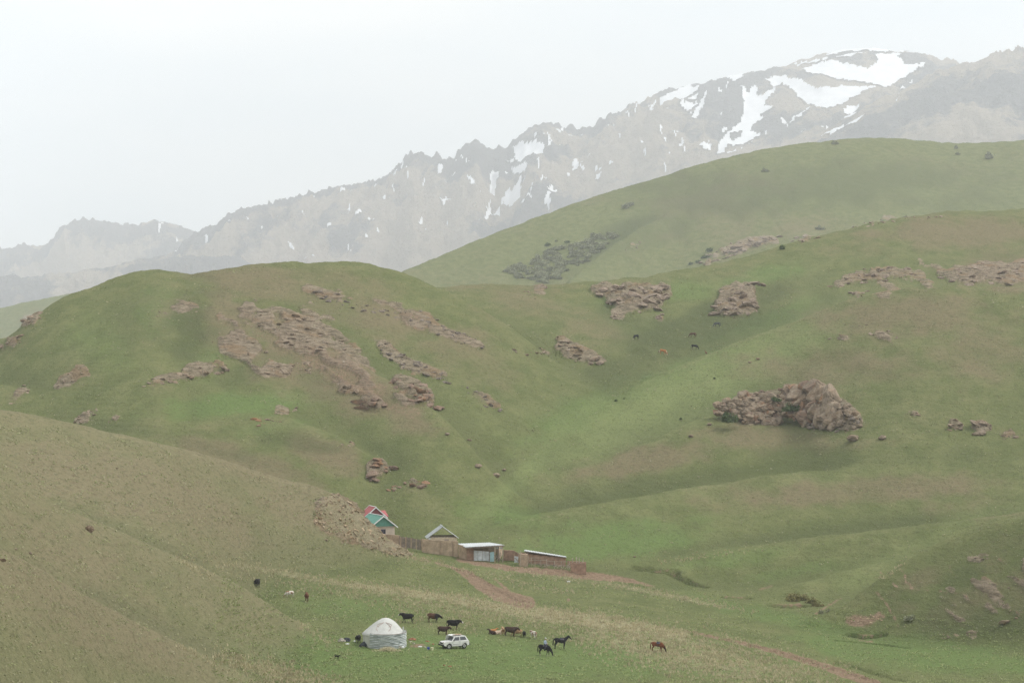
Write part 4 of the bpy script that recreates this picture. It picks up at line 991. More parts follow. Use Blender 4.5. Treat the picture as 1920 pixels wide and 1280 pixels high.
sz_ = rng.uniform(.12, .3, len(px)); V, Fc = tuft(6, 60, .5, .9, .13)
tag(joined('grass', c3, np.stack([sz_ * 1.8, sz_ * 1.8, sz_], 1), V, Fc, M_GRN), 'short green meadow grass clumps', kind='stuff')
# low cushions of pale steppe plants on all hillsides
px, py, c3 = scatter(70000, lambda a_, b_: np.clip(.0 + 1.3 * smap(mdn, a_, b_) + .8 * smap(stn, a_, b_) + .8 * smap(drn, a_, b_), 0, 1) * (1 - smap(MAP['rock'], a_, b_)) * (1 - smap(MAP['dirt'], a_, b_)), (-40, 500, 1960, 1290))
ok = (c3[:, 1] < 1100); px, py, c3 = px[ok], py[ok], c3[ok]
sz_ = rng.uniform(.10, .28, len(px)) * np.clip(c3[:, 1] / 420, .6, 1.6)
hh = len(px) // 2
V, Fc = tuft(4, 61, .6, 1.1, .25)
tag(joined('grass', c3[:hh], np.stack([sz_[:hh] * 1.7, sz_[:hh] * 1.7, sz_[:hh] * .9], 1), V, Fc, M_SAGE), 'pale steppe tufts dotted over the hillsides', kind='stuff')
tag(joined('grass', c3[hh:], np.stack([sz_[hh:] * 1.7, sz_[hh:] * 1.7, sz_[hh:] * .8], 1), V, Fc, M_OLIVE), 'green steppe tufts dotted over the hillsides', kind='stuff')

# dry little tufts on the near left slopes
px, py, c3 = scatter(46000, lambda a_, b_: np.clip(.12 + 1.5 * smap(mdn, a_, b_) + 1.2 * smap(drn, a_, b_), 0, 1) * (b_ > np.interp(a_, [0, 160, 330, 500, 620, 780], [775, 806, 845, 896, 930, 1050])), (-60, 775, 660, 1290))
sz_ = rng.uniform(.06, .17, len(px)) * np.clip(c3[:, 1] / 260, .7, 1.7)
V, Fc = tuft(5, 66, .7, 1.1, .22); hh = len(px) // 2
tag(joined('grass', c3[:hh], np.stack([sz_[:hh] * 2, sz_[:hh] * 2, sz_[:hh]], 1), V, Fc, M_SAGE), 'pale tufts on the near left slopes', kind='stuff')
tag(joined('grass', c3[hh:], np.stack([sz_[hh:] * 2, sz_[hh:] * 2, sz_[hh:]], 1), V, Fc, M_OLIVE), 'olive tufts on the near left slopes', kind='stuff')

# ------------------------------------------------------------------ bushes
def leaf_cloud(seed, n, clumps=9, leaf=.09, zs=.8):
    r_ = np.random.default_rng(seed)
    cc = r_.normal(0, 1, (clumps, 3)); cc /= np.linalg.norm(cc, axis=1, keepdims=True); cc *= r_.uniform(.25, .75, (clumps, 1)); cc[:, 2] = np.abs(cc[:, 2]) * zs
    i = r_.integers(0, clumps, n); d_ = r_.normal(0, 1, (n, 3)); d_ /= np.linalg.norm(d_, axis=1, keepdims=True)
    p = cc[i] + d_ * (r_.random((n, 1)) ** .4) * r_.uniform(.22, .42, clumps)[i][:, None]
    p[:, 2] = np.maximum(p[:, 2], .02)
    u = r_.normal(0, 1, (n, 3)); u /= np.linalg.norm(u, axis=1, keepdims=True); v = np.cross(u, r_.normal(0, 1, (n, 3))); v /= np.linalg.norm(v, axis=1, keepdims=True)
    l = leaf * r_.uniform(.6, 1.4, (n, 1))
    V = np.stack([p - u * l, p + v * l * .7, p + u * l, p - v * l * .7], 1).reshape(-1, 3)
    return V, np.arange(n * 4).reshape(n, 4)
M_BUSH = grass_mat('bush_leaf_grey_green', (.15,.165,.10), (.30,.30,.195))
M_BUSHG = grass_mat('bush_leaf_green', (.055,.085,.035), (.105,.14,.055))
M_BUSHY = grass_mat('bush_leaf_yellow', (.16,.15,.06), (.27,.24,.11))
M_TWIG = plain('twig_bark', (.12, .09, .065), .9)
def bush_kit(seed, n, mat, leaf, zs=.8):
    V, Fc = leaf_cloud(seed, n, 10, leaf, zs)
    o = mesh_np('crown', V, Fc, mat, False); me = o.data; bpy.data.objects.remove(o)
    bm = bmesh.new(); r_ = random.Random(seed)
    for i in range(6):
        a_ = r_.uniform(0, 6.28); tip = Vector((math.cos(a_) * r_.uniform(.2, .5), math.sin(a_) * r_.uniform(.2, .5), r_.uniform(.35, .6) * zs / .8))
        b0 = Vector((math.cos(a_) * .06, math.sin(a_) * .06, -.12)); s_ = Vector((.02, 0, 0)); t_ = Vector((0, .02, 0))
        vs = [bm.verts.new(b0 + s_), bm.verts.new(b0 - s_ + t_), bm.verts.new(b0 - t_ - s_), bm.verts.new(tip)]
        for q in ((0,1,3),(1,2,3),(2,0,3)): bm.faces.new([vs[j] for j in q])
    mt_ = bpy.data.meshes.new('trunk'); bm.to_mesh(mt_); bm.free(); mt_.materials.append(M_TWIG)
    return me, mt_
M_BUSHP = grass_mat('bush_leaf_pale', (.22,.235,.14), (.40,.40,.26))
KITS = {'grey': [bush_kit(1 + i, 420, M_BUSH, .10) for i in range(4)], 'mix': [bush_kit(5 + i, 420, (M_BUSH, M_BUSHP, M_BUSH)[i % 3], .10) for i in range(6)], 'green': [bush_kit(11 + i, 700, M_BUSHG, .08) for i in range(3)], 'yellow': [bush_kit(21 + i, 900, M_BUSHY, .06, .7) for i in range(2)],
        'dark': [bush_kit(31 + i, 420, M_BUSHG, .10) for i in range(2)]}
def bush(px, py, wd, kit, lab, group=None, r_=random, name='bush', hs=1.0, pos=None):
    p = pos or at(px, py); s = wd / F * p.y / 1.9
    me, mt_ = r_.choice(KITS[kit])
    root = empty(name, p, r_.uniform(0, 6.28)); tag(root, lab, 'bush', group)
    for nm, m_ in (('crown', me), ('trunk', mt_)):
        o = bpy.data.objects.new(nm, m_); o.scale = (s, s, s * hs); link(o, root)
    return root
TH = [(920 + x / 6, 380 + y / 6) for x, y in ((160,800),(200,740),(380,650),(480,660),(560,580),(700,520),(900,480),(1050,450),(1130,390),(1300,352),(1430,372),(1240,515),(1150,615),(1050,690),(850,785),(760,880),(600,905),(350,870))]
r_ = random.Random(5)
pts_ = sorted(rnd_in(TH, 215, r_), key=lambda q: q[1])
for x, y in pts_:
    bush(x, y, r_.uniform(11, 22), 'mix', 'grey green shrub within the dense thicket on the far hill', 'shrubs of the far thicket', r_, hs=.95)
for x, y, wd, kit, lab in ((1111,440,9,'grey','pale round bush just above the far thicket'),(1043,453,7,'grey','small pale bush upslope of the far thicket'),(1064,455,9,'dark','dark bush upslope of the far thicket'),(1028,461,13,'dark','dark oblong bush left above the far thicket'),
                           (1172,390,18,'grey','larger grey shrub alone high on far hill'),(1183,386,16,'grey','paler shrub touching the lone grey shrub on far hill'),(1434,322,13,'grey','faint round bush in the middle of far hill'),(1853,297,22,'grey','dark shrub near top right of far hill'),(1792,279,12,'grey','small shrub near the far hill skyline on the right'),(1795,290,10,'grey','tiny shrub under the skyline shrub on far hill'),(1567,271,14,'grey','low shrub on the far hill crest'),
                           (1468,467,16,'dark','lone dark bush beside the hazy pink rock face'),(1536,430,16,'grey','faint grey bush above the middle ridge'),(1310,493,12,'dark','dark bush low left of hazy pink rock face'),(1322,484,14,'dark','dark bush left of the hazy pink rock face'),(1332,472,16,'dark','tall dark bush at upper left of hazy rock face'),(1296,496,10,'dark','smallest dark bush at the end of pink rock face'),
                           
                           (1485,1126,34,'yellow','yellow green willow bush over the stream bank'),(1504,1124,24,'yellow','paler willow bush beside the stream bank willow'),(1522,1130,26,'yellow','low willow bush right of the stream willows'),(1532,1136,22,'yellow','sparse willow nearest the right bank'),
                           (1708,1162,22,'grey','dark thorn bush on the right bank'),(1540,1150,14,'grey','pale grey bush at the stream bend'),(1553,1146,11,'grey','smaller pale bush at the stream bend'),
                           (1340,710,6,'dark','tiny bush on the pale spur slope'),(1154,752,8,'dark','small dark bush low on the pale spur'),(1170,748,5,'dark','tiny dark bush beside the small bush on pale spur'),(1276,786,7,'dark','little bush on the lower right spur')):
    bush(x, y, wd * 1.35, kit, lab, None, r_)
for x, y, dd, wd, hs_, lab in ((1365,790,-1.2,30,1.5,'fresh green bush growing at the left of the great outcrop'),(1484,770,1.4,34,.9,'green shrub in the cleft of the great outcrop'),(1456,752,3.4,20,1.0,'little green shrub among the left blocks of great outcrop')):
    p0 = at(x, 801); bush(x, y, wd * 1.35, 'green', lab, None, r_, 'bush', hs_, W(x, y, p0.y + dd))

# ------------------------------------------------------------------ building helpers
def box(bm, c, s, M=None):
    r_ = bmesh.ops.create_cube(bm, size=1.0)
    for v in r_['verts']:
        v.co = Vector((c[0] + v.co.x * s[0], c[1] + v.co.y * s[1], c[2] + v.co.z * s[2]))
        if M: v.co = M @ v.co
    return r_['verts']
def hexa(bm, lo4, hi4):
    """solid between two quads (each 4 points in order)"""
    a_ = [bm.verts.new(p) for p in lo4]; b_ = [bm.verts.new(p) for p in hi4]
    bm.faces.new(a_[::-1]); bm.faces.new(b_)
    for i in range(4): bm.faces.new((a_[i], a_[(i + 1) % 4], b_[(i + 1) % 4], b_[i]))
def tube(bm, pts, rad, n=8):
    rings = []
    for i, p in enumerate(pts):
        p = Vector(p); d = (Vector(pts[min(i + 1, len(pts) - 1)]) - Vector(pts[max(i - 1, 0)])).normalized()
        u = d.orthogonal().normalized(); v = d.cross(u); r_ = rad[i] if isinstance(rad, (list, tuple)) else rad
        rings.append([bm.verts.new(p + (u * math.cos(6.2832 * k / n) + v * math.sin(6.2832 * k / n)) * r_) for k in range(n)])
    for a_, b_ in zip(rings, rings[1:]):
        for k in range(n): bm.faces.new((a_[k], a_[(k + 1) % n], b_[(k + 1) % n], b_[k]))
    bm.faces.new(rings[0][::-1]); bm.faces.new(rings[-1])
def pobj(name, mat, parent, fn, smooth=False):
    bm = bmesh.new(); fn(bm); return bm_obj(name, bm, mat, parent, smooth)

M_ADOBE = plain('adobe_clay', (.47, .35, .245), .95, .22, 1.2, bump=.05)
M_ADOBER = plain('red_mud_brick', (.37, .235, .165), .95, .25, 1.5, bump=.05)
M_CREAM = plain('cream_plaster', (.60, .50, .40), .9, .1, 1.0)
M_WHITE = plain('white_paint', (.78, .78, .76), .6, .06, 2.0)
M_GREENR = plain('green_roof_sheet', (.125, .31, .24), .55, .12, 1.5)
M_GREEND = plain('green_gable_sheet', (.12, .29, .22), .55, .12, 1.5)
M_REDR = plain('red_roof_sheet', (.42, .12, .12), .55, .15, 1.5)
M_REDD = plain('dark_red_gable', (.22, .065, .07), .6, .12, 1.5)
M_GREYR = plain('grey_roof_sheet', (.40, .42, .41), .5, .12, 1.5)
M_LIGHTR = plain('pale_roof_sheet', (.62, .64, .64), .5, .15, 1.0)
M_PALEW = plain('pale_board', (.62, .50, .35), .85, .15, 3.0)
M_OLDW = plain('old_grey_board', (.28, .225, .19), .9, .3, 2.0)
M_POLE = plain('weathered_pole', (.42, .36, .28), .9, .25, 2.0)
M_DARKW = plain('dark_window_frame', (.13, .10, .14), .6, .2, 3.0)
M_GLASS = plain('window_glass', (.03, .035, .045), .08, .2, 1.0, spec=.6)
M_SHEET = plain('bleached_sheet_panel', (.66, .69, .70), .6, .2, 1.6)
M_BLUE = plain('light_blue_panel', (.40, .60, .62), .6, .12, 2.0)

def corr(bm, p00, p10, p01, p11, n, h, th=.03):
    """corrugated sheet: ribs run from edge 0 to edge 1"""
    p00, p10, p01, p11 = map(Vector, (p00, p10, p01, p11)); nr = (p10 - p00).cross(p01 - p00).normalized(); a_ = []; b_ = []
    for i in range(n * 2 + 1):
        t_ = i / (n * 2); o_ = nr * (h if i % 2 else 0)
        a_.append((p00.lerp(p10, t_) + o_, p00.lerp(p10, t_) + o_ - nr * th)); b_.append((p01.lerp(p11, t_) + o_, p01.lerp(p11, t_) + o_ - nr * th))
    A_ = [(bm.verts.new(p), bm.verts.new(q)) for p, q in a_]; B_ = [(bm.verts.new(p), bm.verts.new(q)) for p, q in b_]
    for i in range(len(A_) - 1):
        bm.faces.new((A_[i][0], A_[i + 1][0], B_[i + 1][0], B_[i][0])); bm.faces.new((B_[i][1], B_[i + 1][1], A_[i + 1][1], A_[i][1]))
        bm.faces.new((A_[i][1], A_[i + 1][1], A_[i + 1][0], A_[i][0])); bm.faces.new((B_[i][0], B_[i + 1][0], B_[i + 1][1], B_[i][1]))
    for k in (0, -1): bm.faces.new((A_[k][0], B_[k][0], B_[k][1], A_[k][1]))
def win(root, x, z, wd, ht, y, mat=M_DARKW):
    w_ = pobj('window', mat, root, lambda bm: [box(bm, (x, y - .03, z + s * (ht / 2 - .05)), (wd, .08, .1)) for s in (-1, 1)] + [box(bm, (x + s * (wd / 2 - .05), y - .03, z), (.1, .082, ht - .2)) for s in (-1, 0, 1)])
    pobj('pane', M_GLASS, w_, lambda bm: box(bm, (x, y - .012, z), (wd - .1, .02, ht - .1)))
    pobj('sill', mat, w_, lambda bm: box(bm, (x, y - .07, z - ht / 2 - .04), (wd + .1, .16, .06)))
def gable_roof(root, Wd, L, Hw, Hr, mat_roof, mat_gable, over=.4, front=.35, boards=True, gable=True, ribs=14):
    ex_ = over * Hr / (Wd / 2); y0, y1 = -front, L + front
    for s in (-1, 1):
        e0, e1 = Vector((s * (Wd / 2 + over), y0, Hw - ex_)), Vector((s * (Wd / 2 + over), y1, Hw - ex_)); r0, r1 = Vector((0, y0, Hw + Hr)), Vector((0, y1, Hw + Hr))
        up = Vector((0, 0, .08))
        if s < 0: pobj('roof_slope', mat_roof, root, lambda bm: corr(bm, r0 + up, r1 + up, e0 + up, e1 + up, ribs, .03, .05))
        else: pobj('roof_slope', mat_roof, root, lambda bm: corr(bm, r1 + up, r0 + up, e1 + up, e0 + up, ribs, .03, .05))
        if boards:
            for yy in (y0 - .035, y1 + .035):
                def brd(bm):
                    a_, b_ = Vector((s * (Wd / 2 + over + .05), yy, Hw - ex_ - .03)), Vector((0, yy, Hw + Hr - .0))
                    hexa(bm, [a_ + Vector((0, -.03, -.10)), a_ + Vector((0, .03, -.10)), b_ + Vector((0, .03, -.10)), b_ + Vector((0, -.03, -.10))],
                         [a_ + Vector((0, -.03, .14)), a_ + Vector((0, .03, .14)), b_ + Vector((0, .03, .14)), b_ + Vector((0, -.03, .14))])
                pobj('barge_board', M_WHITE, root, brd)
    pobj('ridge_cap', M_WHITE if boards else mat_roof, root, lambda bm: box(bm, (0, (y0 + y1) / 2, Hw + Hr + .13), (.24, y1 - y0 - .02, .05)))
    if gable:
        for yy in (-.02, L + .02):
            def gb(bm):
                n = 16
                for i in range(n):
                    xa, xb = -Wd / 2 + Wd * i / n, -Wd / 2 + Wd * (i + 1) / n; za, zb_ = Hr * (1 - abs(xa) / (Wd / 2)), Hr * (1 - abs(xb) / (Wd / 2)); o_ = .035 if i % 2 else 0
                    hexa(bm, [(xa, yy - o_ - .03, Hw - .05), (xb, yy - o_ - .03, Hw - .05), (xb, yy + .04, Hw - .05), (xa, yy + .04, Hw - .05)],
                         [(xa, yy - o_ - .03, Hw + max(za, .01) - .03), (xb, yy - o_ - .03, Hw + max(zb_, .01) - .03), (xb, yy + .04, Hw + max(zb_, .01) - .03), (xa, yy + .04, Hw + max(za, .01) - .03)])
            pobj('gable', mat_gable, root, gb)
def shell(bm, Wd, L, H, t=.25, z0=-1.2):
    box(bm, (0, t / 2, (H + z0) / 2), (Wd, t, H - z0)); box(bm, (0, L - t / 2, (H + z0) / 2), (Wd, t, H - z0))
    for s in (-1, 1): box(bm, (s * (Wd / 2 - t / 2), L / 2, (H + z0) / 2), (t, L - 2 * t - .004, H - z0))

# green roofed house
p0 = W(718, 1020, 456); th = R(24)
gh = empty('house', p0, th); tag(gh, 'cream walled house with green gabled roof by the rock nose', 'house')
pobj('wall', M_CREAM, gh, lambda bm: shell(bm, 4.75, 7.0, 3.5))
gable_roof(gh, 4.75, 7.0, 3.5, 1.8, M_GREENR, M_GREEND, .45, .4)
win(gh, .05, 2.35, .95, 1.0, 0)
pobj('soffit', M_GREEND, gh, lambda bm: box(bm, (0, -.2, 3.45), (5.0, .36, .05)))
# red roofed house
p0 = W(704, 1012, 470)
rh_ = empty('house', p0, R(20)); tag(rh_, 'red roofed house behind the green roofed house', 'house')
pobj('wall', M_WHITE, rh_, lambda bm: (box(bm, (0, 4.2, 1.7), (6.0, 4.4, 5.6)), box(bm, (0, 1.2, 1.7), (3.2, 1.59, 5.6))))
def rr(bm):
    for s in (-1, 1):
        e = [(-3.2, 4.2 + s * 2.5, 4.45), (3.2, 4.2 + s * 2.5, 4.45), (3.2, 4.2, 5.45), (-3.2, 4.2, 5.45)]
        hexa(bm, [Vector(q) + Vector((0, 0, -.1)) for q in e], [Vector(q) for q in e])
pobj('roof', M_REDR, rh_, rr)
sub = empty('porch_roof', (0, 0, 0)); sub.parent = rh_
gable_roof(sub, 4.2, 4.0, 4.5, 1.85, M_REDR, M_REDD, .3, .3, True, True, 10)
for ch in list(sub.children):
    ch.parent = rh_
bpy.data.objects.remove(sub)
# hut with an open gable
p0 = W(830, 1037, 457)
hu = empty('hut', p0, R(7)); tag(hu, 'small plank hut with grey roof and see through gable', 'hut')
def planks(bm_y, z0, z1, x0, x1, n, root, mat, nm='plank', seed=1, thick=.05):
    r_ = random.Random(seed)
    wd = (x1 - x0) / n
    for i in range(n):
        dz = r_.uniform(-.05, .05)
        pobj(nm, mat, root, lambda bm: box(bm, (x0 + wd * (i + .5), bm_y + r_.uniform(-.012, .012), (z0 + z1 + dz) / 2), (wd * .94, thick, z1 - z0 + dz)))
pobj('wall', M_ADOBE, hu, lambda bm: shell(bm, 5.4, 4.2, 1.9, .2))
planks(-.03, 1.5, 3.05, -2.3, 2.7, 18, hu, M_PALEW)
planks(4.2, 1.5, 3.05, -2.7, 2.7, 10, hu, M_PALEW, seed=2)
pobj('corner_panel', M_WHITE, hu, lambda bm: box(bm, (-2.52, -.03, 2.4), (.42, .06, 1.3)))
pobj('side_wall', M_PALEW, hu, lambda bm: [box(bm, (s * 2.66, 2.1, 2.45), (.06, 4.1, 1.15)) for s in (-1, 1)])
pobj('tie_beam', M_OLDW, hu, lambda bm: [box(bm, (0, yy, 3.1), (5.3, .12, .1)) for yy in (0.1, 4.1)])
pobj('hatch', M_OLDW, hu, lambda bm: box(bm, (.75, -.08, 2.55), (.8, .06, .24)))
gable_roof(hu, 5.4, 4.2, 3.05, 1.95, M_GREYR, M_PALEW, .35, .35, False, False, 10)
pobj('rafter', M_OLDW, hu, lambda bm: [tube(bm, [(s * 2.6, yy, 3.12), (0, yy, 4.95)], .05, 5) for s in (-1, 1) for yy in (0.1, 2.1, 4.1)])
pobj('barge_board', M_WHITE, hu, lambda bm: hexa(bm, [(2.95, -.42, 2.86), (2.95, -.36, 2.86), (0, -.36, 4.98), (0, -.42, 4.98)], [(2.95, -.42, 3.0), (2.95, -.36, 3.0), (0, -.36, 5.12), (0, -.42, 5.12)]))

def wallq(name, mat, parent, px0, t0, b0, px1, t1, b1, D0, D1, thick=.35, sink=.5, rough=.05, seg=8):
    """upright wall whose front runs between two survey points; uneven top"""
    org = parent.location if parent else Vector((0, 0, 0)); r_ = random.Random(int(px0 * 7 + t0))
    bm = bmesh.new(); prev = None
    for i in range(seg + 1):
        t_ = i / seg; D_ = D0 + (D1 - D0) * t_; x_ = px0 + (px1 - px0) * t_
        a_ = W(x_, t0 + (t1 - t0) * t_, D_) - org; b_ = W(x_, b0 + (b1 - b0) * t_, D_) - org; a_.z += r_.uniform(-rough, rough); b_.z -= sink
        f = Vector((0, thick, 0))
        q = [bm.verts.new(v) for v in (b_, a_, a_ + f, b_ + f)]
        if prev:
            for k_ in range(4): bm.faces.new((prev[k_], prev[(k_ + 1) % 4], q[(k_ + 1) % 4], q[k_]))
        else: bm.faces.new(q)
        prev = q
    bm.faces.new(prev[::-1])
    return bm_obj(name, bm, mat, parent)
def post(name, mat, parent, px, t_, b_, D_, r_=.07, dx=0.0, n=6):
    org = parent.location if parent else Vector((0, 0, 0)); a_ = W(px, b_, D_) - org; c_ = W(px + dx, t_, D_) - org; a_.z -= .3
    return pobj(name, mat, parent, lambda bm: tube(bm, [a_, c_], [r_, r_ * .85], n))
def rail(name, mat, parent, p, q, D_, r_=.04):
    org = parent.location if parent else Vector((0, 0, 0))
    return pobj(name, mat, parent, lambda bm: tube(bm, [W(p[0], p[1], D_) - org, W(q[0], q[1], D_) - org], r_, 5))

# garden wall and gate
gw = empty('adobe_wall', W(826, 1036, 450)); tag(gw, 'tan adobe wall in front of the plank hut', 'wall')
for a_ in ((792.5,1010.5,1030,823,1012.3,1034), (823.3,1012.2,1034,847,1013.6,1038), (847.3,1013.6,1038,859,1014,1040)):
    wallq('wall_panel', M_ADOBE, gw, *a_, 450.5, 450.2, .4)
for x, t_, b_ in ((792.3,1009.5,1031),(823.1,1011.6,1035),(847.1,1013,1039)): post('pilaster', M_ADOBE, gw, x, t_, b_, 450.3, .16, 0, 4)
gw2 = empty('adobe_wall', W(738, 1024, 452)); tag(gw2, 'short adobe wall between the rock nose and plank gate', 'wall')
wallq('wall_panel', M_ADOBE, gw2, 716, 1000.5, 1026, 749.3, 1003.5, 1024, 453, 451.5, .4)
gt = empty('plank_gate', W(770, 1027, 451)); tag(gt, 'weathered plank gate set in the adobe wall', 'gate')
r_ = random.Random(9)
for i in range(17):
    x0 = 750 + 42 * i / 17; x1 = 750 + 42 * (i + .92) / 17; tt = 1005.8 + 4.2 * i / 17 + r_.uniform(-.5, .5) + (1.2 if i > 9 else 0); bb = 1023 + 7.5 * i / 17
    wallq('plank', M_OLDW if i % 4 else M_ADOBE, gt, x0, tt, bb, x1, tt + .25, bb + .4, 451.2, 451.15, .05, .1, .0, 1)
for y_ in (1009.5, 1019): rail('crossbar', M_OLDW, gt, (750, y_), (792, y_ + 5.5), 451.5, .06)
for x, t_ in ((749.6,1003),(762.5,1005),(791.6,1008)): post('gate_post', M_OLDW, gt, x, t_, 1030, 451.3, .10)

# first shed
s1 = empty('shed', W(900, 1047, 449)); tag(s1, 'open fronted adobe shed with pale sheet roof and white panels', 'shed')
wallq('side_wall', M_ADOBE, s1, 859.5, 1021, 1041, 875, 1023.5, 1045, 449.8, 447.6, .35)
wallq('front_wall', M_ADOBER, s1, 875.2, 1025.5, 1045, 888, 1027, 1048.5, 447.5, 447.2, .35)
wallq('back_wall', M_ADOBE, s1, 866, 1020, 1040, 942, 1022.5, 1048, 454.2, 453.6, .35)
wallq('far_wall', M_ADOBE, s1, 936, 1023.5, 1050, 942.5, 1023, 1048, 449.0, 453.0, .3)
for a_ in ((888.2,1031.4,1049,895.6,1032,1049.6),(896,1032,1049.6,904.2,1032.4,1050),(904.7,1032.5,1050,911,1033,1050.4),(911.3,1033,1050.4,917.5,1033.6,1050.8)):
    wallq('sheet_panel', M_SHEET, s1, *a_, 447.1, 447.0, .05, .1, .03, 2)
wallq('blue_door', M_BLUE, s1, 917.8, 1034.5, 1051, 926.5, 1034, 1051, 446.8, 446.7, .06, .1, .04, 3)
for x, t_, m_ in ((888,1026,M_OLDW),(917.6,1024.5,M_OLDW),(928,1024,M_PALEW),(935,1023.5,M_OLDW),(942.6,1023.4,M_POLE)): post('post', m_, s1, x, t_, 1051, 446.5, .09)
for a_ in ((926.5,1024.6,1028.5,931,1024.6,1028.5),(932,1024.4,1028.4,936,1024.2,1028.2),(937.4,1025,1028.6,941.5,1024.8,1028.4)): wallq('infill_board', M_SHEET, s1, *a_, 446.9, 446.9, .04, 0, .02, 1)
def roofq(name, mat, parent, pts, th_=.10, ribs=0):
    org = parent.location; q = [W(*p) - org for p in pts]
    if ribs: return pobj(name, mat, parent, lambda bm: corr(bm, q[0], q[1], q[3], q[2], ribs, .05, th_))
    return pobj(name, mat, parent, lambda bm: hexa(bm, [v - Vector((0, 0, th_)) for v in q], q))
roofq('roof', M_LIGHTR, s1, [(873,1025.2,445.6),(946,1020.8,446.2),(919,1016.6,454.5),(858.6,1018.6,454)], .10, 14)
roofq('fascia', M_OLDW, s1, [(873,1026.9,445.7),(946,1022.5,446.3),(946,1022.2,446.6),(873,1026.6,446)], .12)
for x0, y0, x1, y1, m_ in ((928,1050,934,1036,M_OLDW),(931,1050,940,1040,M_POLE),(927,1040,941,1049,M_OLDW),(936,1051,938,1035,M_OLDW)): rail('leaning_board', m_, s1, (x0, y0), (x1, y1), 446.3, .07)
# middle wall and junk
mw = empty('adobe_wall', W(953, 1052, 449)); tag(mw, 'red brown mud wall between the two sheds', 'wall')
wallq('wall_panel', M_ADOBER, mw, 944, 1030.5, 1051, 965, 1031.5, 1053, 449, 448.5, .4, .5, .09)
wallq('wall_panel', M_ADOBER, mw, 965, 1033, 1053, 974, 1037.5, 1056, 448.5, 447.6, .4, .5, .12)
pn_ = empty('metal_panel', W(968, 1054, 446)); tag(pn_, 'pale blue sheet panel leaning by the mud wall', 'panel')
wallq('sheet', M_SHEET, pn_, 964.3, 1042, 1053, 972.2, 1043, 1053.6, 446.2, 446, .05, .1, .03, 2); rail('brace', M_OLDW, pn_, (964, 1044), (973, 1053), 445.8, .05)
ab = empty('adobe_pier', W(981, 1060, 444)); tag(ab, 'square mud pier at the corral entrance', 'wall')
wallq('block', M_ADOBE, ab, 973.8, 1038, 1060, 989.6, 1038.6, 1061, 444.4, 444.2, 1.2, .5, .08)
post('pole', M_POLE, ab, 975.5, 1031, 1059, 444.0, .06); post('pole', M_POLE, ab, 971.5, 1034, 1058, 444.6, .05, 1.0)
# second shed
s2 = empty('shed', W(1030, 1062, 448)); tag(s2, 'long low red mud brick shed with a thin sloping roof', 'shed')
wallq('front_wall', M_ADOBER, s2, 990, 1038, 1061, 1060.5, 1044.8, 1066, 448.4, 447.2, .4, .6, .05, 14)
wallq('end_wall', M_ADOBER, s2, 1060.6, 1044.8, 1066, 1060.9, 1043, 1060, 447.3, 454, .4)
wallq('back_wall', M_ADOBER, s2, 986, 1033, 1050, 1060, 1042, 1060, 454.4, 454.2, .4)
roofq('roof', M_LIGHTR, s2, [(982.5,1031.8,447.8),(1062,1043.8,446.9),(1061,1042.0,455),(984,1030.0,455.4)], .10, 16)
roofq('beam', M_OLDW, s2, [(983,1033.0,447.9),(1061.5,1044.8,447.0),(1061.5,1044.6,447.2),(983,1032.8,448.1)], .08)
wallq('low_wall', M_ADOBER, s2, 976, 1034.5, 1056, 990, 1037, 1060, 450.4, 449.6, .4, .5, .12)
# corral fence
cf = empty('corral_fence', W(1015, 1062, 445)); tag(cf, 'rough pole corral fence before the low brick shed', 'fence')
for x, t_ in ((990,1040),(996,1044),(1003,1047),(1014,1048),(1025,1047.5),(1040,1051),(1052,1052)): post('post', M_POLE, cf, x, t_, 1063, 445.2, .06, random.Random(x).uniform(-.8, .8))
for p_, q_ in (((989,1045.5),(1017,1045)),((990,1049.5),(1026,1049.2)),((989,1056),(1026,1057)),((1001,1060),(992,1050)),((1026,1052),(1064,1052.5)),((1026,1058),(1062,1060))): rail('rail', M_POLE, cf, p_, q_, 445.0, .045)
wp = empty('stick_pile', W(1040, 1064, 444.5)); tag(wp, 'heap of pale sticks along the corral', 'sticks')
r_ = random.Random(3)
for i in range(46):
    x = r_.uniform(1008, 1068); y = np.interp(x, [1008, 1068], [1061, 1064]) - r_.uniform(-2, 5.5); a_ = r_.uniform(-1, 1)
    rail('stick', r_.choice((M_POLE, M_POLE, M_OLDW)), wp, (x, y), (x + r_.uniform(2.5, 6) * math.cos(a_), y + 3.4 * math.sin(a_)), 444.6 + r_.uniform(-.4, .4), r_.uniform(.03, .07))
# last enclosure
le = empty('adobe_enclosure', W(1085, 1069, 442)); tag(le, 'low mud walled enclosure at the end of the farm row', 'wall')
wallq('wall_panel', M_ADOBER, le, 1070, 1054.5, 1069, 1099, 1055.2, 1072, 442.6, 441.8, .4, .5, .08)
wallq('wall_panel', M_ADOBER, le, 1098.6, 1055.2, 1072, 1098.9, 1053.5, 1067, 442.2, 447, .4, .5, .08)
wallq('wall_panel', M_ADOBER, le, 1064, 1050.5, 1062, 1099, 1053.5, 1066, 447.4, 447, .4, .5, .08)
for x, t_ in ((1073.5,1045.5),(1080.8,1043.6),(1086,1044.4),(1093,1046.4)): post('post', M_POLE, le, x, t_, 1060, 444.2, .10)
for x, y, x2, y2 in ((1064,1066,1068,1053),(1060,1065,1069,1056),(1066,1068,1072,1055),(1063,1058,1071,1064)): rail('stick', M_POLE, le, (x, y), (x2, y2), 442.8, .06)
rb = empty('rubble_pile', W(1085, 1072, 441)); tag(rb, 'broken brick rubble at the foot of the mud enclosure', 'rubble')
for i in range(34):
    x = r_.uniform(1068, 1102); add_block(rb, x, np.interp(x, [1068, 1102], [1070, 1075]) + r_.uniform(-1.5, 2.5), r_.uniform(1.2, 3.6), r_.choice(('orange', 'tan')), r_, None, None, .2, None, 'brick_lump')

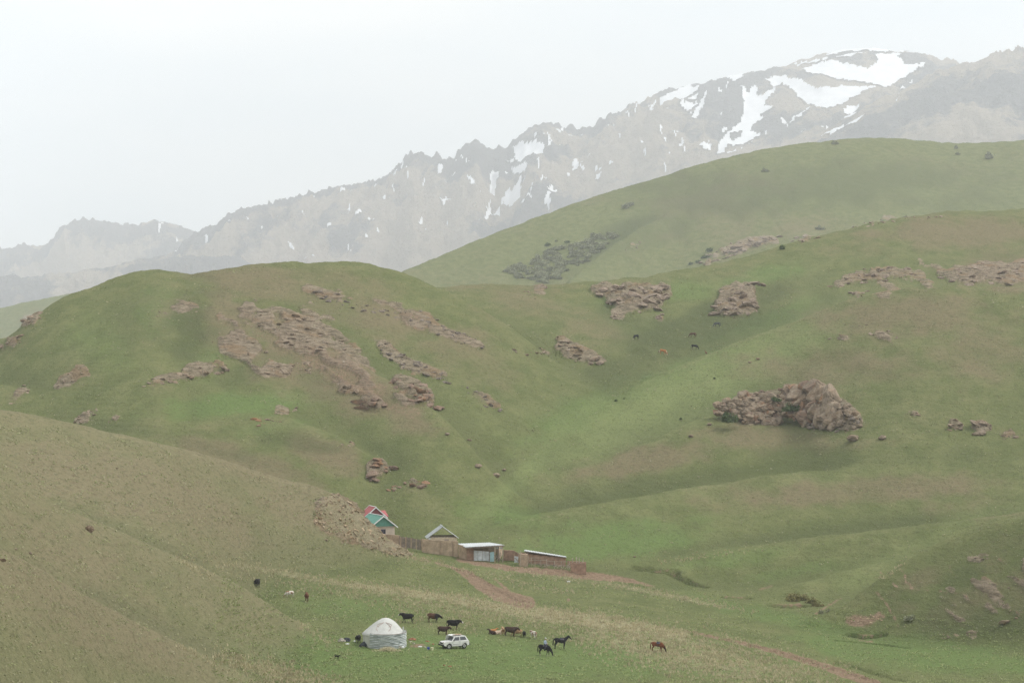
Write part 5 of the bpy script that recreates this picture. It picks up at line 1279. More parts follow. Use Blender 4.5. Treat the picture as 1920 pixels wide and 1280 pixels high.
# ------------------------------------------------------------------ yurt
M_FELT = plain('white_felt', (.56, .555, .52), .95, .08, 1.5, bump=.03)
k_ = NT('silvery_wall_cover'); t_ = k_.n('ShaderNodeTexCoord')
n1_ = k_.noise(k_.mapping(t_.outputs['Object'], (.8, .8, 4.5)), 1.6, 4, .6); n2_ = k_.noise(k_.mapping(t_.outputs['Object'], (1, 1, 3)), 6.0, 3, .6)
k_.l(k_.mix(k_.math('MULTIPLY', k_.rng(n2_, .5, .7), .5), k_.mix(k_.rng(n1_, .35, .65), (.36, .39, .385), (.68, .70, .69)), (.25, .28, .275)), k_.b.inputs['Base Color']); k_.b.inputs['Roughness'].default_value = .55
M_COVER = k_.m
M_ORN = plain('faded_red_ornament', (.45, .33, .28), .9, .1)
M_PIPE = plain('grey_stove_pipe', (.55, .55, .53), .5, .1)
yp = at(719, 1209)
yu = empty('yurt', yp); yu.scale = (1, 1, .96); tag(yu, 'white felt yurt with silvery crumpled wall cover', 'yurt')
def yrad(a_, z):
    return 1 + .018 * math.sin(3 * a_ + 1) + .012 * math.sin(7 * a_ + z * 2)
def revolve(bm, prof, n=56, off=lambda z: 0.0, wob_=1.0):
    rings = []
    for z, r in prof:
        rings.append([bm.verts.new((off(z) + math.cos(6.2832 * k / n) * r * (1 + (yrad(6.2832 * k / n, z) - 1) * wob_), math.sin(6.2832 * k / n) * r * (1 + (yrad(6.2832 * k / n, z) - 1) * wob_), z)) for k in range(n)])
    for a_, b_ in zip(rings, rings[1:]):
        for k in range(n): bm.faces.new((a_[k], a_[(k + 1) % n], b_[(k + 1) % n], b_[k]))
    bm.faces.new(rings[-1])
yo = lambda z: .28 * sstep(1.6, 3.7, z)
pobj('felt_wall', M_FELT, yu, lambda bm: revolve(bm, [(-.4, 2.70), (.4, 2.72), (1.0, 2.74), (1.5, 2.73), (1.76, 2.62)], off=yo), True)
pobj('felt_roof', M_FELT, yu, lambda bm: revolve(bm, [(1.52, 2.83), (1.70, 2.80), (1.9, 2.60), (2.2, 2.28), (2.55, 1.93), (2.85, 1.62), (3.12, 1.33), (3.34, 1.04), (3.50, .76), (3.61, .45), (3.66, .2), (3.68, .05)], off=yo), True)
def cover(bm):
    n, mz_ = 60, 70; rows = []
    for j in range(mz_ + 1):
        row = []
        for i in range(n + 1):
            a_ = R(-124 + 150 * i / n); u_ = i / n
            top = 1.74 + .22 * (abs(u_ - .42) / .58) ** 1.6 - .10 * math.sin(u_ * 9) * .5
            z = -.35 + (top + .35) * j / mz_
            saw = (z * 4.4 + .10 * math.sin(u_ * 5) + (.45 if u_ > .36 else 0)) % 1.0
            r = 2.88 + .16 * saw ** .7 * (1 if saw < .9 else (1 - saw) * 10) + .02 * math.sin(u_ * 22 + int(z * 4.4) * 2.1)
            row.append(bm.verts.new((math.cos(a_) * r, math.sin(a_) * r, z)))
        rows.append(row)
    for a_, b_ in zip(rows, rows[1:]):
        for i in range(n): bm.faces.new((a_[i], a_[i + 1], b_[i + 1], b_[i]))
wc = pobj('wall_cover', M_COVER, yu, cover)
md = wc.modifiers.new('t', 'SOLIDIFY'); md.thickness = .03
pobj('rope', M_OLDW, yu, lambda bm: tube(bm, [(math.cos(R(a_)) * 3.01, math.sin(R(a_)) * 3.01, 1.80 + .2 * (abs((a_ + 124) / 150 - .42) / .58) ** 1.6) for a_ in range(-122, 28, 6)], .035, 5))
def orn(bm):
    for s in (-1, 1):
        for r0, sw in ((.75, .55), (1.25, .42)):
            pts = []
            for t_ in range(9):
                u_ = t_ / 8; a_ = R(-90) + s * (.08 + sw * math.sin(u_ * 2.6)); z = 3.25 - (.55 + .5 * (r0 > 1)) * u_ ; r = np.interp(z, [2.2, 2.55, 2.85, 3.12, 3.34], [2.28, 1.93, 1.62, 1.33, 1.04]) + .03
                pts.append((yo(z) + math.cos(a_) * r, math.sin(a_) * r, z))
            tube(bm, pts, .03, 5)
pobj('ornament', M_ORN, yu, orn)
pobj('stove_pipe', M_PIPE, yu, lambda bm: tube(bm, [(2.62, -.9, -.2), (2.62, -.9, 2.62)], .085, 10))
pobj('crown_cap', M_FELT, yu, lambda bm: revolve(bm, [(3.48, .80), (3.64, .52), (3.71, .26), (3.73, .04)], 24, off=lambda z: .28), True)

# ------------------------------------------------------------------ car
M_CARW = plain('white_car_paint', (.76, .75, .72), .35, .03, 2.0, spec=.5)
M_TYRE = plain('tyre_rubber', (.025, .025, .025), .9, .1)
M_RIM = plain('grey_steel_rim', (.42, .42, .41), .45, .1, metal=.3)
M_BLK = plain('black_trim', (.03, .03, .03), .6, .1)
M_LAMP = plain('headlight_glass', (.75, .75, .72), .1, .05, spec=.8)
M_TAIL = plain('tail_light_red', (.35, .03, .025), .3, .05)
M_CGL = plain('car_window_glass', (.05, .055, .06), .06, .1, spec=.8)
M_TAN = plain('tan_board', (.42, .30, .20), .85, .15)
cp = at(852, 1214.5)
ca = empty('car', cp + Vector((0, 0, .02)), R(206)); tag(ca, 'white boxy three door off road car beside the cattle', 'car')
def arch(cx, cz, r, n=10): return [(cx - r * math.cos(math.pi * i / n), cz + r * math.sin(math.pi * i / n)) for i in range(n + 1)]
prof = [(-1.80, .45), (-1.56, .40)] + arch(-1.1, .36, .42) + [(-.6, .36), (.6, .36)] + arch(1.1, .36, .42) + [(1.58, .42), (1.80, .46), (1.86, .60), (1.84, .86), (1.70, .95), (.74, 1.03), (-1.66, 1.02), (-1.80, .92)]
def cbody(bm):
    for s in (1,):
        ring = {}
        for yy, sc_ in ((-.78, .985), (-.70, 1.0), (.70, 1.0), (.78, .985)):
            ring[yy] = [bm.verts.new((x * sc_, yy, .36 + (z - .36) * (sc_ if z > .9 else 1))) for x, z in prof]
        ys = sorted(ring); n = len(prof)
        for a_, b_ in zip(ys, ys[1:]):
            for i in range(n): bm.faces.new((ring[a_][i], ring[a_][(i + 1) % n], ring[b_][(i + 1) % n], ring[b_][i]))
        bm.faces.new(ring[ys[0]]); bm.faces.new(ring[ys[-1]][::-1])
    bmesh.ops.triangulate(bm, faces=[f for f in bm.faces if len(f.verts) > 4])
pobj('body', M_CARW, ca, cbody)
def cy(z): return .74 - .14 * (z - 1.02) / .56
def cabin(bm):
    lo = [(.74, 1.0), (.30, 1.55), (.20, 1.60), (-1.20, 1.63), (-1.34, 1.58), (-1.70, 1.0)]
    a_ = [bm.verts.new((x, cy(z), z)) for x, z in lo]; b_ = [bm.verts.new((x, -cy(z), z)) for x, z in lo]; n = len(lo)
    for i in range(n): bm.faces.new((a_[i], a_[(i + 1) % n], b_[(i + 1) % n], b_[i]))
    bm.faces.new(a_[::-1]); bm.faces.new(b_)
pobj('cabin', M_CARW, ca, cabin)
def pane(name, quad_, s, off=.012):
    def f(bm):
        q = [Vector((x, s * (cy(z) + off), z)) for x, z in quad_]; i_ = Vector((0, -s * .03, 0)); hexa(bm, [v + i_ for v in q], q)
    return pobj(name, M_CGL, ca, f)
for s in (1, -1):
    pane('side_window', [(.50, 1.07), (.20, 1.49), (-.40, 1.52), (-.40, 1.07)], s)
    pane('rear_side_window', [(-.50, 1.07), (-.50, 1.52), (-1.20, 1.53), (-1.44, 1.12)], s)
    pobj('door_seam', M_BLK, ca, lambda bm: [box(bm, (x, s * .783, .72), (.015, .012, .6)) for x in (.58, -.46)] + [box(bm, (.06, s * .783, .425), (1.04, .012, .015))])
    pobj('door_handle', M_BLK, ca, lambda bm: box(bm, (-.32, s * .795, .90), (.14, .03, .035)))
    pobj('mirror', M_BLK, ca, lambda bm: box(bm, (.46, s * .88, 1.10), (.07, .17, .13)))
    pobj('side_rub_strip', M_BLK, ca, lambda bm: box(bm, (.06, s * .787, .60), (1.0, .012, .03)))
    hl = pobj('headlight', M_LAMP, ca, lambda bm: tube(bm, [(1.80, s * .56, .76), (1.875, s * .56, .76)], .105, 14))
    pobj('headlight_ring', M_BLK, hl, lambda bm: tube(bm, [(1.80, s * .56, .76), (1.862, s * .56, .76)], .13, 14))
    pobj('indicator', M_TAIL, ca, lambda bm: box(bm, (1.82, s * .56, .92), (.05, .2, .05)))
    pobj('tail_light', M_TAIL, ca, lambda bm: box(bm, (-1.80, s * .66, .80), (.04, .14, .22)))
def quadp(name, mat, pts, th_=.02):
    q = [Vector(p) for p in pts]; nr = (q[1] - q[0]).cross(q[2] - q[0]).normalized() * th_
    return pobj(name, mat, ca, lambda bm: hexa(bm, [v - nr for v in q], [v + nr for v in q]))
quadp('windscreen', M_CGL, [(.70, -.66, 1.07), (.70, .66, 1.07), (.36, .58, 1.50), (.36, -.58, 1.50)])
quadp('rear_window', M_CGL, [(-1.66, -.58, 1.10), (-1.66, .58, 1.10), (-1.40, .52, 1.50), (-1.40, -.52, 1.50)])
pobj('grille', M_BLK, ca, lambda bm: box(bm, (1.848, 0, .76), (.03, .84, .22)))
pobj('front_bumper', M_BLK, ca, lambda bm: box(bm, (1.90, 0, .52), (.14, 1.62, .16)))
pobj('rear_bumper', M_BLK, ca, lambda bm: box(bm, (-1.86, 0, .52), (.14, 1.58, .15)))
pobj('underbody', M_BLK, ca, lambda bm: box(bm, (0, 0, .36), (3.0, 1.1, .16)))
pobj('bonnet_seam', M_BLK, ca, lambda bm: [box(bm, (1.25, s * .62, .993), (.95, .012, .012)) for s in (-1, 1)])
for x in (-1.1, 1.1):
    for s in (1, -1):
        wl = pobj('wheel', M_TYRE, ca, lambda bm: tube(bm, [(x, s * .58, .34), (x, s * .61, .34), (x, s * .73, .34), (x, s * .765, .34)], [.29, .34, .34, .29], 22), True)
        pobj('rim', M_RIM, wl, lambda bm: tube(bm, [(x, s * .74, .34), (x, s * .775, .34)], [.225, .20], 16))
        pobj('hub', M_BLK, wl, lambda bm: tube(bm, [(x, s * .77, .34), (x, s * .79, .34)], .06, 8))
pobj('roof_rack', M_BLK, ca, lambda bm: [tube(bm, [(-1.1, y_, 1.72), (.15, y_, 1.72)], .018, 5) for y_ in (-.5, .5)] + [tube(bm, [(x_, -.55, 1.60), (x_, -.5, 1.72), (x_, .5, 1.72), (x_, .55, 1.60)], .018, 5) for x_ in (-1.0, -.45, .1)])
tb = pobj('plank_load', M_TAN, None, lambda bm: [box(bm, (-.45 + .05 * i, -.3 + .2 * i, 1.765), (1.15, .17, .035)) for i in range(4)])
tb.location = ca.location; tb.rotation_euler = ca.rotation_euler; tag(tb, 'tan planks lying on the roof rack of car', 'planks')
def tarp(bm):
    n = 14; rows = []
    for j in range(n + 1):
        row = []
        for i in range(n + 1):
            x = -.1 + .95 * i / n; y = -1.05 + 1.2 * j / n
            z = (1.66 if y > -.62 else 1.66 - (-.62 - y) * 1.5) + .05 * math.sin(x * 9 + y * 4) * math.sin(y * 7) + .10 * math.exp(-((x - .45) ** 2 + (y + .3) ** 2) / .08) + (.03 if x < .25 else -.02)
            row.append(bm.verts.new((x, y, z + .07)))
        rows.append(row)
    for a_, b_ in zip(rows, rows[1:]):
        for i in range(n): bm.faces.new((a_[i], a_[i + 1], b_[i + 1], b_[i]))
wt = pobj('white_tarp', M_WHITE, None, tarp, True); wt.location = ca.location; wt.rotation_euler = ca.rotation_euler
wt.modifiers.new('t', 'SOLIDIFY').thickness = .03
tag(wt, 'white cloth draped over the far front of the car roof', 'cloth')

# ------------------------------------------------------------------ things lying about the yurt
def lump(name, px, py, sx, sy, sz, mat, lab, cat, seed, rough=.25, rz=0.0):
    bm = bmesh.new(); bmesh.ops.create_icosphere(bm, subdivisions=4, radius=1.0); co = np.array([v.co[:] for v in bm.verts])
    n_ = fbm(co[:, 0] * 1.7 + seed, co[:, 1] * 1.7 + co[:, 2] * 1.3, 4, seed) + .5 * np.abs(pn(co[:, 0] * 3 + seed, co[:, 1] * 3 + co[:, 2] * 2, seed))
    co = co * (1 + rough * n_)[:, None]; co[:, 2] = np.where(co[:, 2] < -.25, -.25, co[:, 2])
    for v, c in zip(bm.verts, co): v.co = (c[0] * sx / 2, c[1] * sy / 2, c[2] * sz)
    o = bm_obj(name, bm, mat, None); o.location = at(px, py); o.rotation_euler = (0, 0, rz)
    return tag(o, lab, cat)
M_TARPD = plain('dark_grey_tarp', (.055, .06, .07), .7, .3, 2.0)
M_RUGD = plain('dark_maroon_cloth', (.11, .055, .055), .9, .4, 3.0)
M_SACK = plain('pale_sacking', (.42, .38, .33), .9, .35, 3.0)
M_ORG = plain('orange_brown_rug', (.36, .17, .10), .9, .3, 3.0)
lump('tarpaulin', 687, 1211, 1.9, 1.1, .62, M_TARPD, 'dark tarpaulin heap at the left foot of the yurt', 'tarp', 3, .3)
lump('cloth_heap', 640, 1202, 1.0, .8, .38, M_SACK, 'mottled sack heap left of the yurt', 'heap', 5, .45)
lump('cloth_heap', 650, 1201, 1.0, .7, .42, M_TARPD, 'dark cloth bundle on the sack heap left of the yurt', 'heap', 8, .45)
lump('white_bag', 651.5, 1207, .5, .4, .16, M_WHITE, 'small white bag before the sack heap', 'bag', 9, .3)
lump('white_bag', 665, 1202, .28, .25, .16, M_WHITE, 'tiny white bag beside the black calf', 'bag', 10, .3)
lump('rug', 773, 1199, .95, .7, .26, M_ORG, 'crumpled orange rug right of the yurt', 'rug', 11, .5)
lump('rug', 770, 1203, .5, .4, .12, M_SACK, 'pale cloth beside the orange rug', 'rug', 12, .4)
lump('rug', 801, 1202, .55, .35, .13, M_ORG, 'flat tan rug between yurt and car', 'rug', 13, .4)
lump('rag', 812, 1207.5, .3, .3, .13, M_ORG, 'small orange rag near the car front', 'rag', 14, .4)
lump('pale_stone', 776, 1206, .35, .3, .15, M_SACK, 'pale stone by the trampled patch at yurt', 'stone', 15, .3)
lump('pale_stone', 788, 1212, .55, .35, .13, M_WHITE, 'white stone between yurt and buckets', 'stone', 16, .3)
lump('pale_stone', 796, 1212.5, .42, .3, .10, M_SACK, 'tan stone next to the white stone by buckets', 'stone', 17, .3)
lump('rag', 833, 1247, .36, .3, .12, M_ORG, 'reddish rag lying on grass below the car, left one', 'rag', 18, .4)
lump('rag', 843.5, 1249, .45, .3, .12, M_ORG, 'reddish rag lying on grass below the car, right one', 'rag', 19, .4)
lump('rug', 712, 1213, 1.0, .5, .34, M_TARPD, 'black cloth bundle before the yurt wall', 'bundle', 20, .5)
lump('rug', 725, 1211.5, .9, .5, .45, M_RUGD, 'maroon cloth bundle before the yurt wall', 'bundle', 21, .5)
lump('rug', 737, 1213, 1.0, .5, .34, M_SACK, 'mottled grey bundle before the yurt wall', 'bundle', 22, .5)
lump('rug', 747, 1214, .8, .45, .32, M_SACK, 'pale bundle at right end of the yurt wall', 'bundle', 23, .5)
lump('white_bag', 754.5, 1214, .45, .35, .28, M_WHITE, 'white bag at right corner of the yurt', 'bag', 24, .3)
lump('white_sack', 1066, 1090.5, .6, .4, .22, M_WHITE, 'white sack alone on grass below the corral', 'sack', 25, .3)
def bucket(px, py, mat, lab):
    root = empty('bucket', at(px, py)); tag(root, lab, 'bucket')
    pobj('pail', mat, root, lambda bm: tube(bm, [(0, 0, -.03), (0, 0, .36)], [.15, .19], 16))
    pobj('rim', mat, root, lambda bm: tube(bm, [(0, 0, .335), (0, 0, .37)], .2, 16))
    pobj('handle', M_BLK, root, lambda bm: tube(bm, [(.19 * math.cos(R(a_)), -.03, .34 + .16 * math.sin(R(a_))) for a_ in range(0, 181, 20)], .012, 5))
bucket(803, 1217.5, plain('blue_bucket_plastic', (.035, .06, .32), .4, .1), 'blue bucket on the grass between yurt and car')
bucket(810.2, 1218, plain('cream_bucket_plastic', (.66, .62, .40), .5, .1), 'cream bucket beside the blue bucket')
# straw heap
sp = at(728, 1220); sh_ = empty('straw_heap', sp); tag(sh_, 'heap of dry straw before the yurt', 'straw')
r_ = random.Random(4)
def straw(bm):
    for i in range(420):
        x = r_.gauss(0, .75); y = r_.gauss(0, .3); h_ = .5 * math.exp(-(x / 1.1) ** 2) ; z = r_.uniform(-.05, max(.1, h_))
        d = Vector((r_.gauss(0, .6), r_.gauss(0, .4), r_.gauss(.5, .4))).normalized() * r_.uniform(.2, .4); u = d.orthogonal().normalized() * .03
        p = Vector((x, y, z)); bm.faces.new([bm.verts.new(p - u), bm.verts.new(p + u), bm.verts.new(p + d)])
so = pobj('straw', M_DRY, sh_, straw); so['kind'] = 'stuff'

# ------------------------------------------------------------------ animals: one continuous skin per animal
def loft(bm, st, n=10):
    """st: (x, y, z, half width, half height) along the body"""
    rings = []
    P_ = [Vector(s[:3]) for s in st]
    for i, s in enumerate(st):
        d = (P_[min(i + 1, len(P_) - 1)] - P_[max(i - 1, 0)]).normalized()
        side = Vector((0, 1, 0)) if abs(d.y) < .8 else Vector((1, 0, 0))
        up = side.cross(d).normalized(); side = d.cross(up).normalized()
        rings.append([bm.verts.new(P_[i] + side * math.cos(6.2832 * k / n) * s[3] + up * math.sin(6.2832 * k / n) * s[4]) for k in range(n)])
    for a_, b_ in zip(rings, rings[1:]):
        for k in range(n): bm.faces.new((a_[k], a_[(k + 1) % n], b_[(k + 1) % n], b_[k]))
    bm.faces.new(rings[0][::-1]); bm.faces.new(rings[-1])
def skin(name, parts, voxel=.035, smooth=4):
    bm = bmesh.new()
    for p in parts: loft(bm, p)
    bmesh.ops.recalc_face_normals(bm, faces=bm.faces[:])
    me = bpy.data.meshes.new(name); bm.to_mesh(me); bm.free()
    o = bpy.data.objects.new(name, me); COL.objects.link(o)
    m_ = o.modifiers.new('r', 'REMESH'); m_.mode = 'VOXEL'; m_.voxel_size = voxel
    s_ = o.modifiers.new('s', 'SMOOTH'); s_.iterations = smooth; s_.factor = .5
    dg = bpy.context.evaluated_depsgraph_get(); dg.update()
    nm = bpy.data.meshes.new_from_object(o.evaluated_get(dg)); bpy.data.objects.remove(o); bpy.data.meshes.remove(me)
    for p in nm.polygons: p.use_smooth = True
    nm.name = name
    return nm
def r2(pts): return [(x, y, z, r, r) for x, y, z, r in pts]
def leg_set(front, hind, yf, yh, swing):
    out_ = []
    for (tmpl, yy, k0) in ((front, yf, 0), (hind, yh, 2)):
        for j, s in enumerate((1, -1)):
            sw = swing[k0 + j]; z0 = tmpl[0][2]
            out_.append(r2([(x + sw * (1 - z / z0), s * (yy - .02 * (1 - z / z0)), z, r) for x, z, r in [(t[0], t[2], t[3]) for t in tmpl]]))
    return out_
def cow_mesh(head='level', swing=(0, .06, -.05, .05), turn=0.0):
    P_ = [[(-.80,0,1.04,.09,.12),(-.72,0,1.04,.21,.24),(-.5,0,.99,.29,.35),(-.15,0,.91,.36,.41),(.2,0,.90,.36,.42),(.5,0,.96,.28,.38),(.72,0,1.03,.16,.24),(.82,0,1.04,.09,.12)]]
    fr = [(.50,0,.95,.15),(.53,0,.70,.105),(.52,0,.48,.07),(.49,0,.28,.05),(.50,0,.08,.052),(.53,0,0,.062)]
    hd = [(-.58,0,1.0,.20),(-.50,0,.74,.15),(-.60,0,.56,.09),(-.69,0,.44,.065),(-.65,0,.2,.05),(-.64,0,.07,.052),(-.61,0,0,.062)]
    P_ += leg_set(fr, hd, .17, .17, swing)
    P_.append(r2([(-.80,0,1.22,.04),(-.87,0,1.1,.035),(-.89,0,.75,.032),(-.88,0,.55,.05),(-.88,0,.42,.03)]))
    if head == 'level': nk = [(.50,0,1.06,.21,.32),(.76,turn*.3,1.14,.16,.26),(.92,turn*.7,1.20,.13,.19)]; hdp = [(.90,turn*.7,1.26,.11,.14),(1.02,turn,1.20,.135,.16),(1.18,turn*1.25,1.08,.11,.125),(1.32,turn*1.45,.97,.09,.092),(1.37,turn*1.5,.93,.06,.06)]; er = Vector((.94, turn*.8, 1.31))
    elif head == 'low': nk = [(.52,0,1.0,.2,.32),(.80,0,.98,.15,.25),(.98,0,.96,.125,.18)]; hdp = [(.96,0,.98,.11,.14),(1.08,0,.91,.13,.15),(1.24,0,.77,.105,.115),(1.36,0,.66,.08,.08)]; er = Vector((1.0, 0, 1.06))
    else: nk = [(.58,0,1.0,.18,.26),(.86,turn*.4,.78,.13,.18),(1.02,turn*.8,.58,.11,.14)]; hdp = [(1.0,turn*.8,.62,.10,.12),(1.08,turn,.48,.11,.12),(1.16,turn*1.15,.28,.085,.09),(1.20,turn*1.25,.12,.065,.065),(1.21,turn*1.25,.08,.05,.05)]; er = Vector((1.06, turn*.8, .64))
    P_ += [nk, hdp]
    for s in (1, -1): P_.append(r2([(er.x, er.y + s * .07, er.z, .035), (er.x - .04, er.y + s * .17, er.z - .01, .045), (er.x - .06, er.y + s * .26, er.z - .03, .022)]))
    return skin('cow_body', P_), er
def horse_mesh(head='up', swing=(0, .05, -.06, .06), turn=0.0):
    P_ = [[(-.82,0,1.18,.08,.12),(-.72,0,1.20,.21,.24),(-.48,0,1.18,.26,.29),(-.12,0,1.11,.27,.29),(.22,0,1.10,.27,.32),(.48,0,1.15,.22,.32),(.66,0,1.17,.14,.2)]]
    fr = [(.47,0,1.0,.15),(.50,0,.78,.10),(.50,0,.56,.065),(.48,0,.36,.046),(.48,0,.12,.042),(.51,0,.05,.05),(.54,0,0,.06)]
    hd = [(-.60,0,1.12,.21),(-.50,0,.86,.15),(-.60,0,.68,.09),(-.70,0,.54,.06),(-.65,0,.26,.046),(-.64,0,.1,.042),(-.60,0,.04,.05),(-.58,0,0,.06)]
    P_ += leg_set(fr, hd, .15, .16, swing)
    P_.append(r2([(-.80,0,1.33,.05),(-.92,0,1.2,.06),(-.97,0,.9,.075),(-.95,0,.55,.07),(-.93,0,.32,.03)]))
    if head == 'up':
        P_ += [[(.45,0,1.22,.17,.30),(.72,0,1.42,.12,.22),(.93,turn*.6,1.63,.09,.15),(1.0,turn*.8,1.72,.08,.11)], [(.97,turn*.8,1.74,.08,.11),(1.1,turn,1.66,.095,.125),(1.26,turn*1.15,1.50,.075,.09),(1.42,turn*1.3,1.34,.06,.065),(1.46,turn*1.3,1.30,.045,.045)]]
        P_.append([(.50,0,1.42,.03,.06),(.72,0,1.62,.03,.07),(.90,turn*.5,1.79,.03,.06),(.97,turn*.8,1.84,.02,.03)])
        er = Vector((.98, turn*.8, 1.83)); ed = Vector((.02, 0, .13))
    else:
        P_ += [[(.50,0,1.14,.17,.29),(.82,turn*.3,.92,.12,.21),(1.02,turn*.7,.68,.09,.15),(1.10,turn,.56,.08,.11)], [(1.08,turn,.58,.08,.11),(1.15,turn,.46,.09,.12),(1.22,turn*1.1,.28,.07,.085),(1.28,turn*1.2,.10,.055,.06),(1.29,turn*1.2,.06,.045,.04)]]
        P_.append([(.55,0,1.40,.03,.06),(.86,turn*.3,1.14,.03,.07),(1.08,turn*.7,.86,.03,.06),(1.17,turn,.66,.02,.03)])
        er = Vector((1.16, turn, .62)); ed = Vector((.10, 0, .08))
    for s in (1, -1): P_.append(r2([(er.x, er.y + s * .05, er.z, .035), (er.x + ed.x, er.y + s * .07, er.z + ed.z, .015)]))
    return skin('horse_body', P_)
def lying_mesh():
    P_ = [[(-.72,0,.42,.1,.14),(-.6,0,.42,.27,.28),(-.2,0,.40,.34,.36),(.2,0,.42,.33,.36),(.5,0,.5,.24,.3),(.68,0,.55,.14,.2)], [(.5,0,.62,.16,.22),(.75,.05,.85,.12,.15),(.9,.08,.95,.1,.12)], [(.88,.08,.97,.09,.11),(1.0,.1,.92,.1,.11),(1.15,.14,.8,.08,.08),(1.26,.16,.72,.055,.055)]]
    for s in (1, -1):
        P_.append(r2([(.45,s*.2,.3,.12),(.7,s*.26,.12,.07),(.45,s*.28,.05,.05),(.3,s*.27,.04,.05)])); P_.append(r2([(-.5,s*.22,.35,.18),(-.2,s*.36,.2,.11),(-.5,s*.4,.06,.06),(-.25,s*.42,.04,.05)]))
        P_.append(r2([(.92,.08+s*.07,1.0,.03),(.88,.08+s*.22,.98,.03)]))
    return skin('cow_body', P_)
COWM = {'level': cow_mesh('level'), 'walk': cow_mesh('level', (.16, -.16, -.16, .16)), 'low': cow_mesh('low', (.05, -.06, .06, -.04)), 'graze': cow_mesh('graze', (.1, -.05, .04, -.06)), 'turn': cow_mesh('graze', (.04, -.04, .04, -.04), .28), 'away': cow_mesh('level', (0, 0, .03, -.03), .1)}
HORM = {'up': horse_mesh('up'), 'graze': horse_mesh('graze', (.16, -.08, -.05, .08)), 'graze2': horse_mesh('graze', (.05, -.1, .08, -.06), .12)}
LIEM = lying_mesh()

def coat(name, base, other=None, mode=None, leg=None, rough=.75):
    k = NT(name); t_ = k.n('ShaderNodeTexCoord'); O_ = t_.outputs['Object']; sx = k.n('ShaderNodeSeparateXYZ'); k.l(O_, sx.inputs[0])
    n1 = k.noise(O_, 2.2, 3, .55); n2 = k.noise(O_, 9, 3, .6)
    c = k.mix(k.rng(n2, .3, .7), tuple(q * .8 for q in base), tuple(min(1, q * 1.25) for q in base))
    if mode == 'patch': c = k.mix(k.rng(n1, .47, .53), c, other)
    if mode == 'front': c = k.mix(k.rng(k.math('ADD', sx.outputs[0], k.math('MULTIPLY', n1, .5)), .3, .75), c, other)
    if mode == 'face': c = k.mix(k.rng(k.math('ADD', sx.outputs[0], k.math('MULTIPLY', n1, .1)), 1.24, 1.29), c, other)
    if mode == 'head': c = k.mix(k.rng(sx.outputs[0], .85, 1.0), c, other)
    if mode == 'top': c = k.mix(k.rng(k.math('ADD', sx.outputs[2], k.math('MULTIPLY', n1, .5)), 1.1, 1.3), c, other)
    if mode == 'mane': c = k.mix(k.math('MAXIMUM', k.math('MULTIPLY', k.rng(sx.outputs[0], .75, .95), k.rng(n1, .4, .55)), k.rng(k.math('MULTIPLY', sx.outputs[0], -1), .88, .92)), c, other)
    if leg: c = k.mix(k.rng(k.math('MULTIPLY', sx.outputs[2], -1), -.22, -.15), c, leg)
    k.l(c, k.b.inputs['Base Color']); k.b.inputs['Roughness'].default_value = rough; k.b.inputs['Specular IOR Level'].default_value = .12
    return k.m
BLACK, DBROWN, BROWN, TANC, WHT = (.016,.014,.014), (.055,.032,.024), (.13,.055,.032), (.36,.21,.115), (.62,.57,.50)
CO = {'black': coat('coat_black', BLACK), 'blackface': coat('coat_black_white_face', BLACK, WHT, 'face'), 'dbrown': coat('coat_dark_brown', DBROWN), 'brownfront': coat('coat_brown_dark_front', (.105,.052,.034), BLACK, 'front'),
      'brown': coat('coat_brown', BROWN), 'tan': coat('coat_tan', TANC, (.5,.34,.2), 'patch'), 'whitebrown': coat('coat_white_brown_patches', WHT, (.26,.13,.07), 'patch'), 'palehead': coat('coat_pale_dark_head', (.5,.38,.28), DBROWN, 'head'), 'orange': coat('coat_orange', (.42,.19,.075)),
      'hblack': coat('coat_horse_black', (.018,.017,.02), None, None, None), 'hblacksock': coat('coat_horse_black_pale_feet', (.016,.015,.017), None, None, (.35,.3,.25)), 'hbay': coat('coat_horse_bay', (.17,.058,.026), (.05,.02,.012), 'head', (.05,.03,.02)),
      'hpalo': coat('coat_horse_chestnut_pale_mane', (.42,.17,.065), (.6,.5,.38), 'mane'), 'hbrown': coat('coat_horse_brown', (.10,.05,.035)), 'hgrey': coat('coat_horse_dark_grey', (.085,.088,.095)), 'hface': coat('coat_horse_black_white_face', (.018,.017,.02), WHT, 'face'), 'hfoal': coat('coat_foal_brown', (.20,.11,.06), None, None, (.4,.33,.25)), 'dog': coat('coat_dog_black', (.014,.013,.013))}
M_HORN = plain('horn', (.38, .33, .26), .6)
_cm = {}
def coated(me, c):
    if (me.name, c) not in _cm:
        m_ = me.copy(); m_.materials.clear(); m_.materials.append(CO[c]); _cm[(me.name, c)] = m_
    return _cm[(me.name, c)]
def ground_root(name, px, py, rz, sc, lab, cat, group):
    p = at(px, py); root = empty(name, p, R(rz)); root.scale = (sc, sc, sc)
    h = (math.cos(R(rz)), math.sin(R(rz))); d = .6 * sc
    za = float(ground_z(p.x + h[0] * d, p.y + h[1] * d)); zb_ = float(ground_z(p.x - h[0] * d, p.y - h[1] * d))
    pit = math.atan2(za - zb_, 2 * d); root.rotation_euler = (0, -pit, R(rz)); root.location.z = (za + zb_) / 2 - .015
    return tag(root, lab, cat, group)
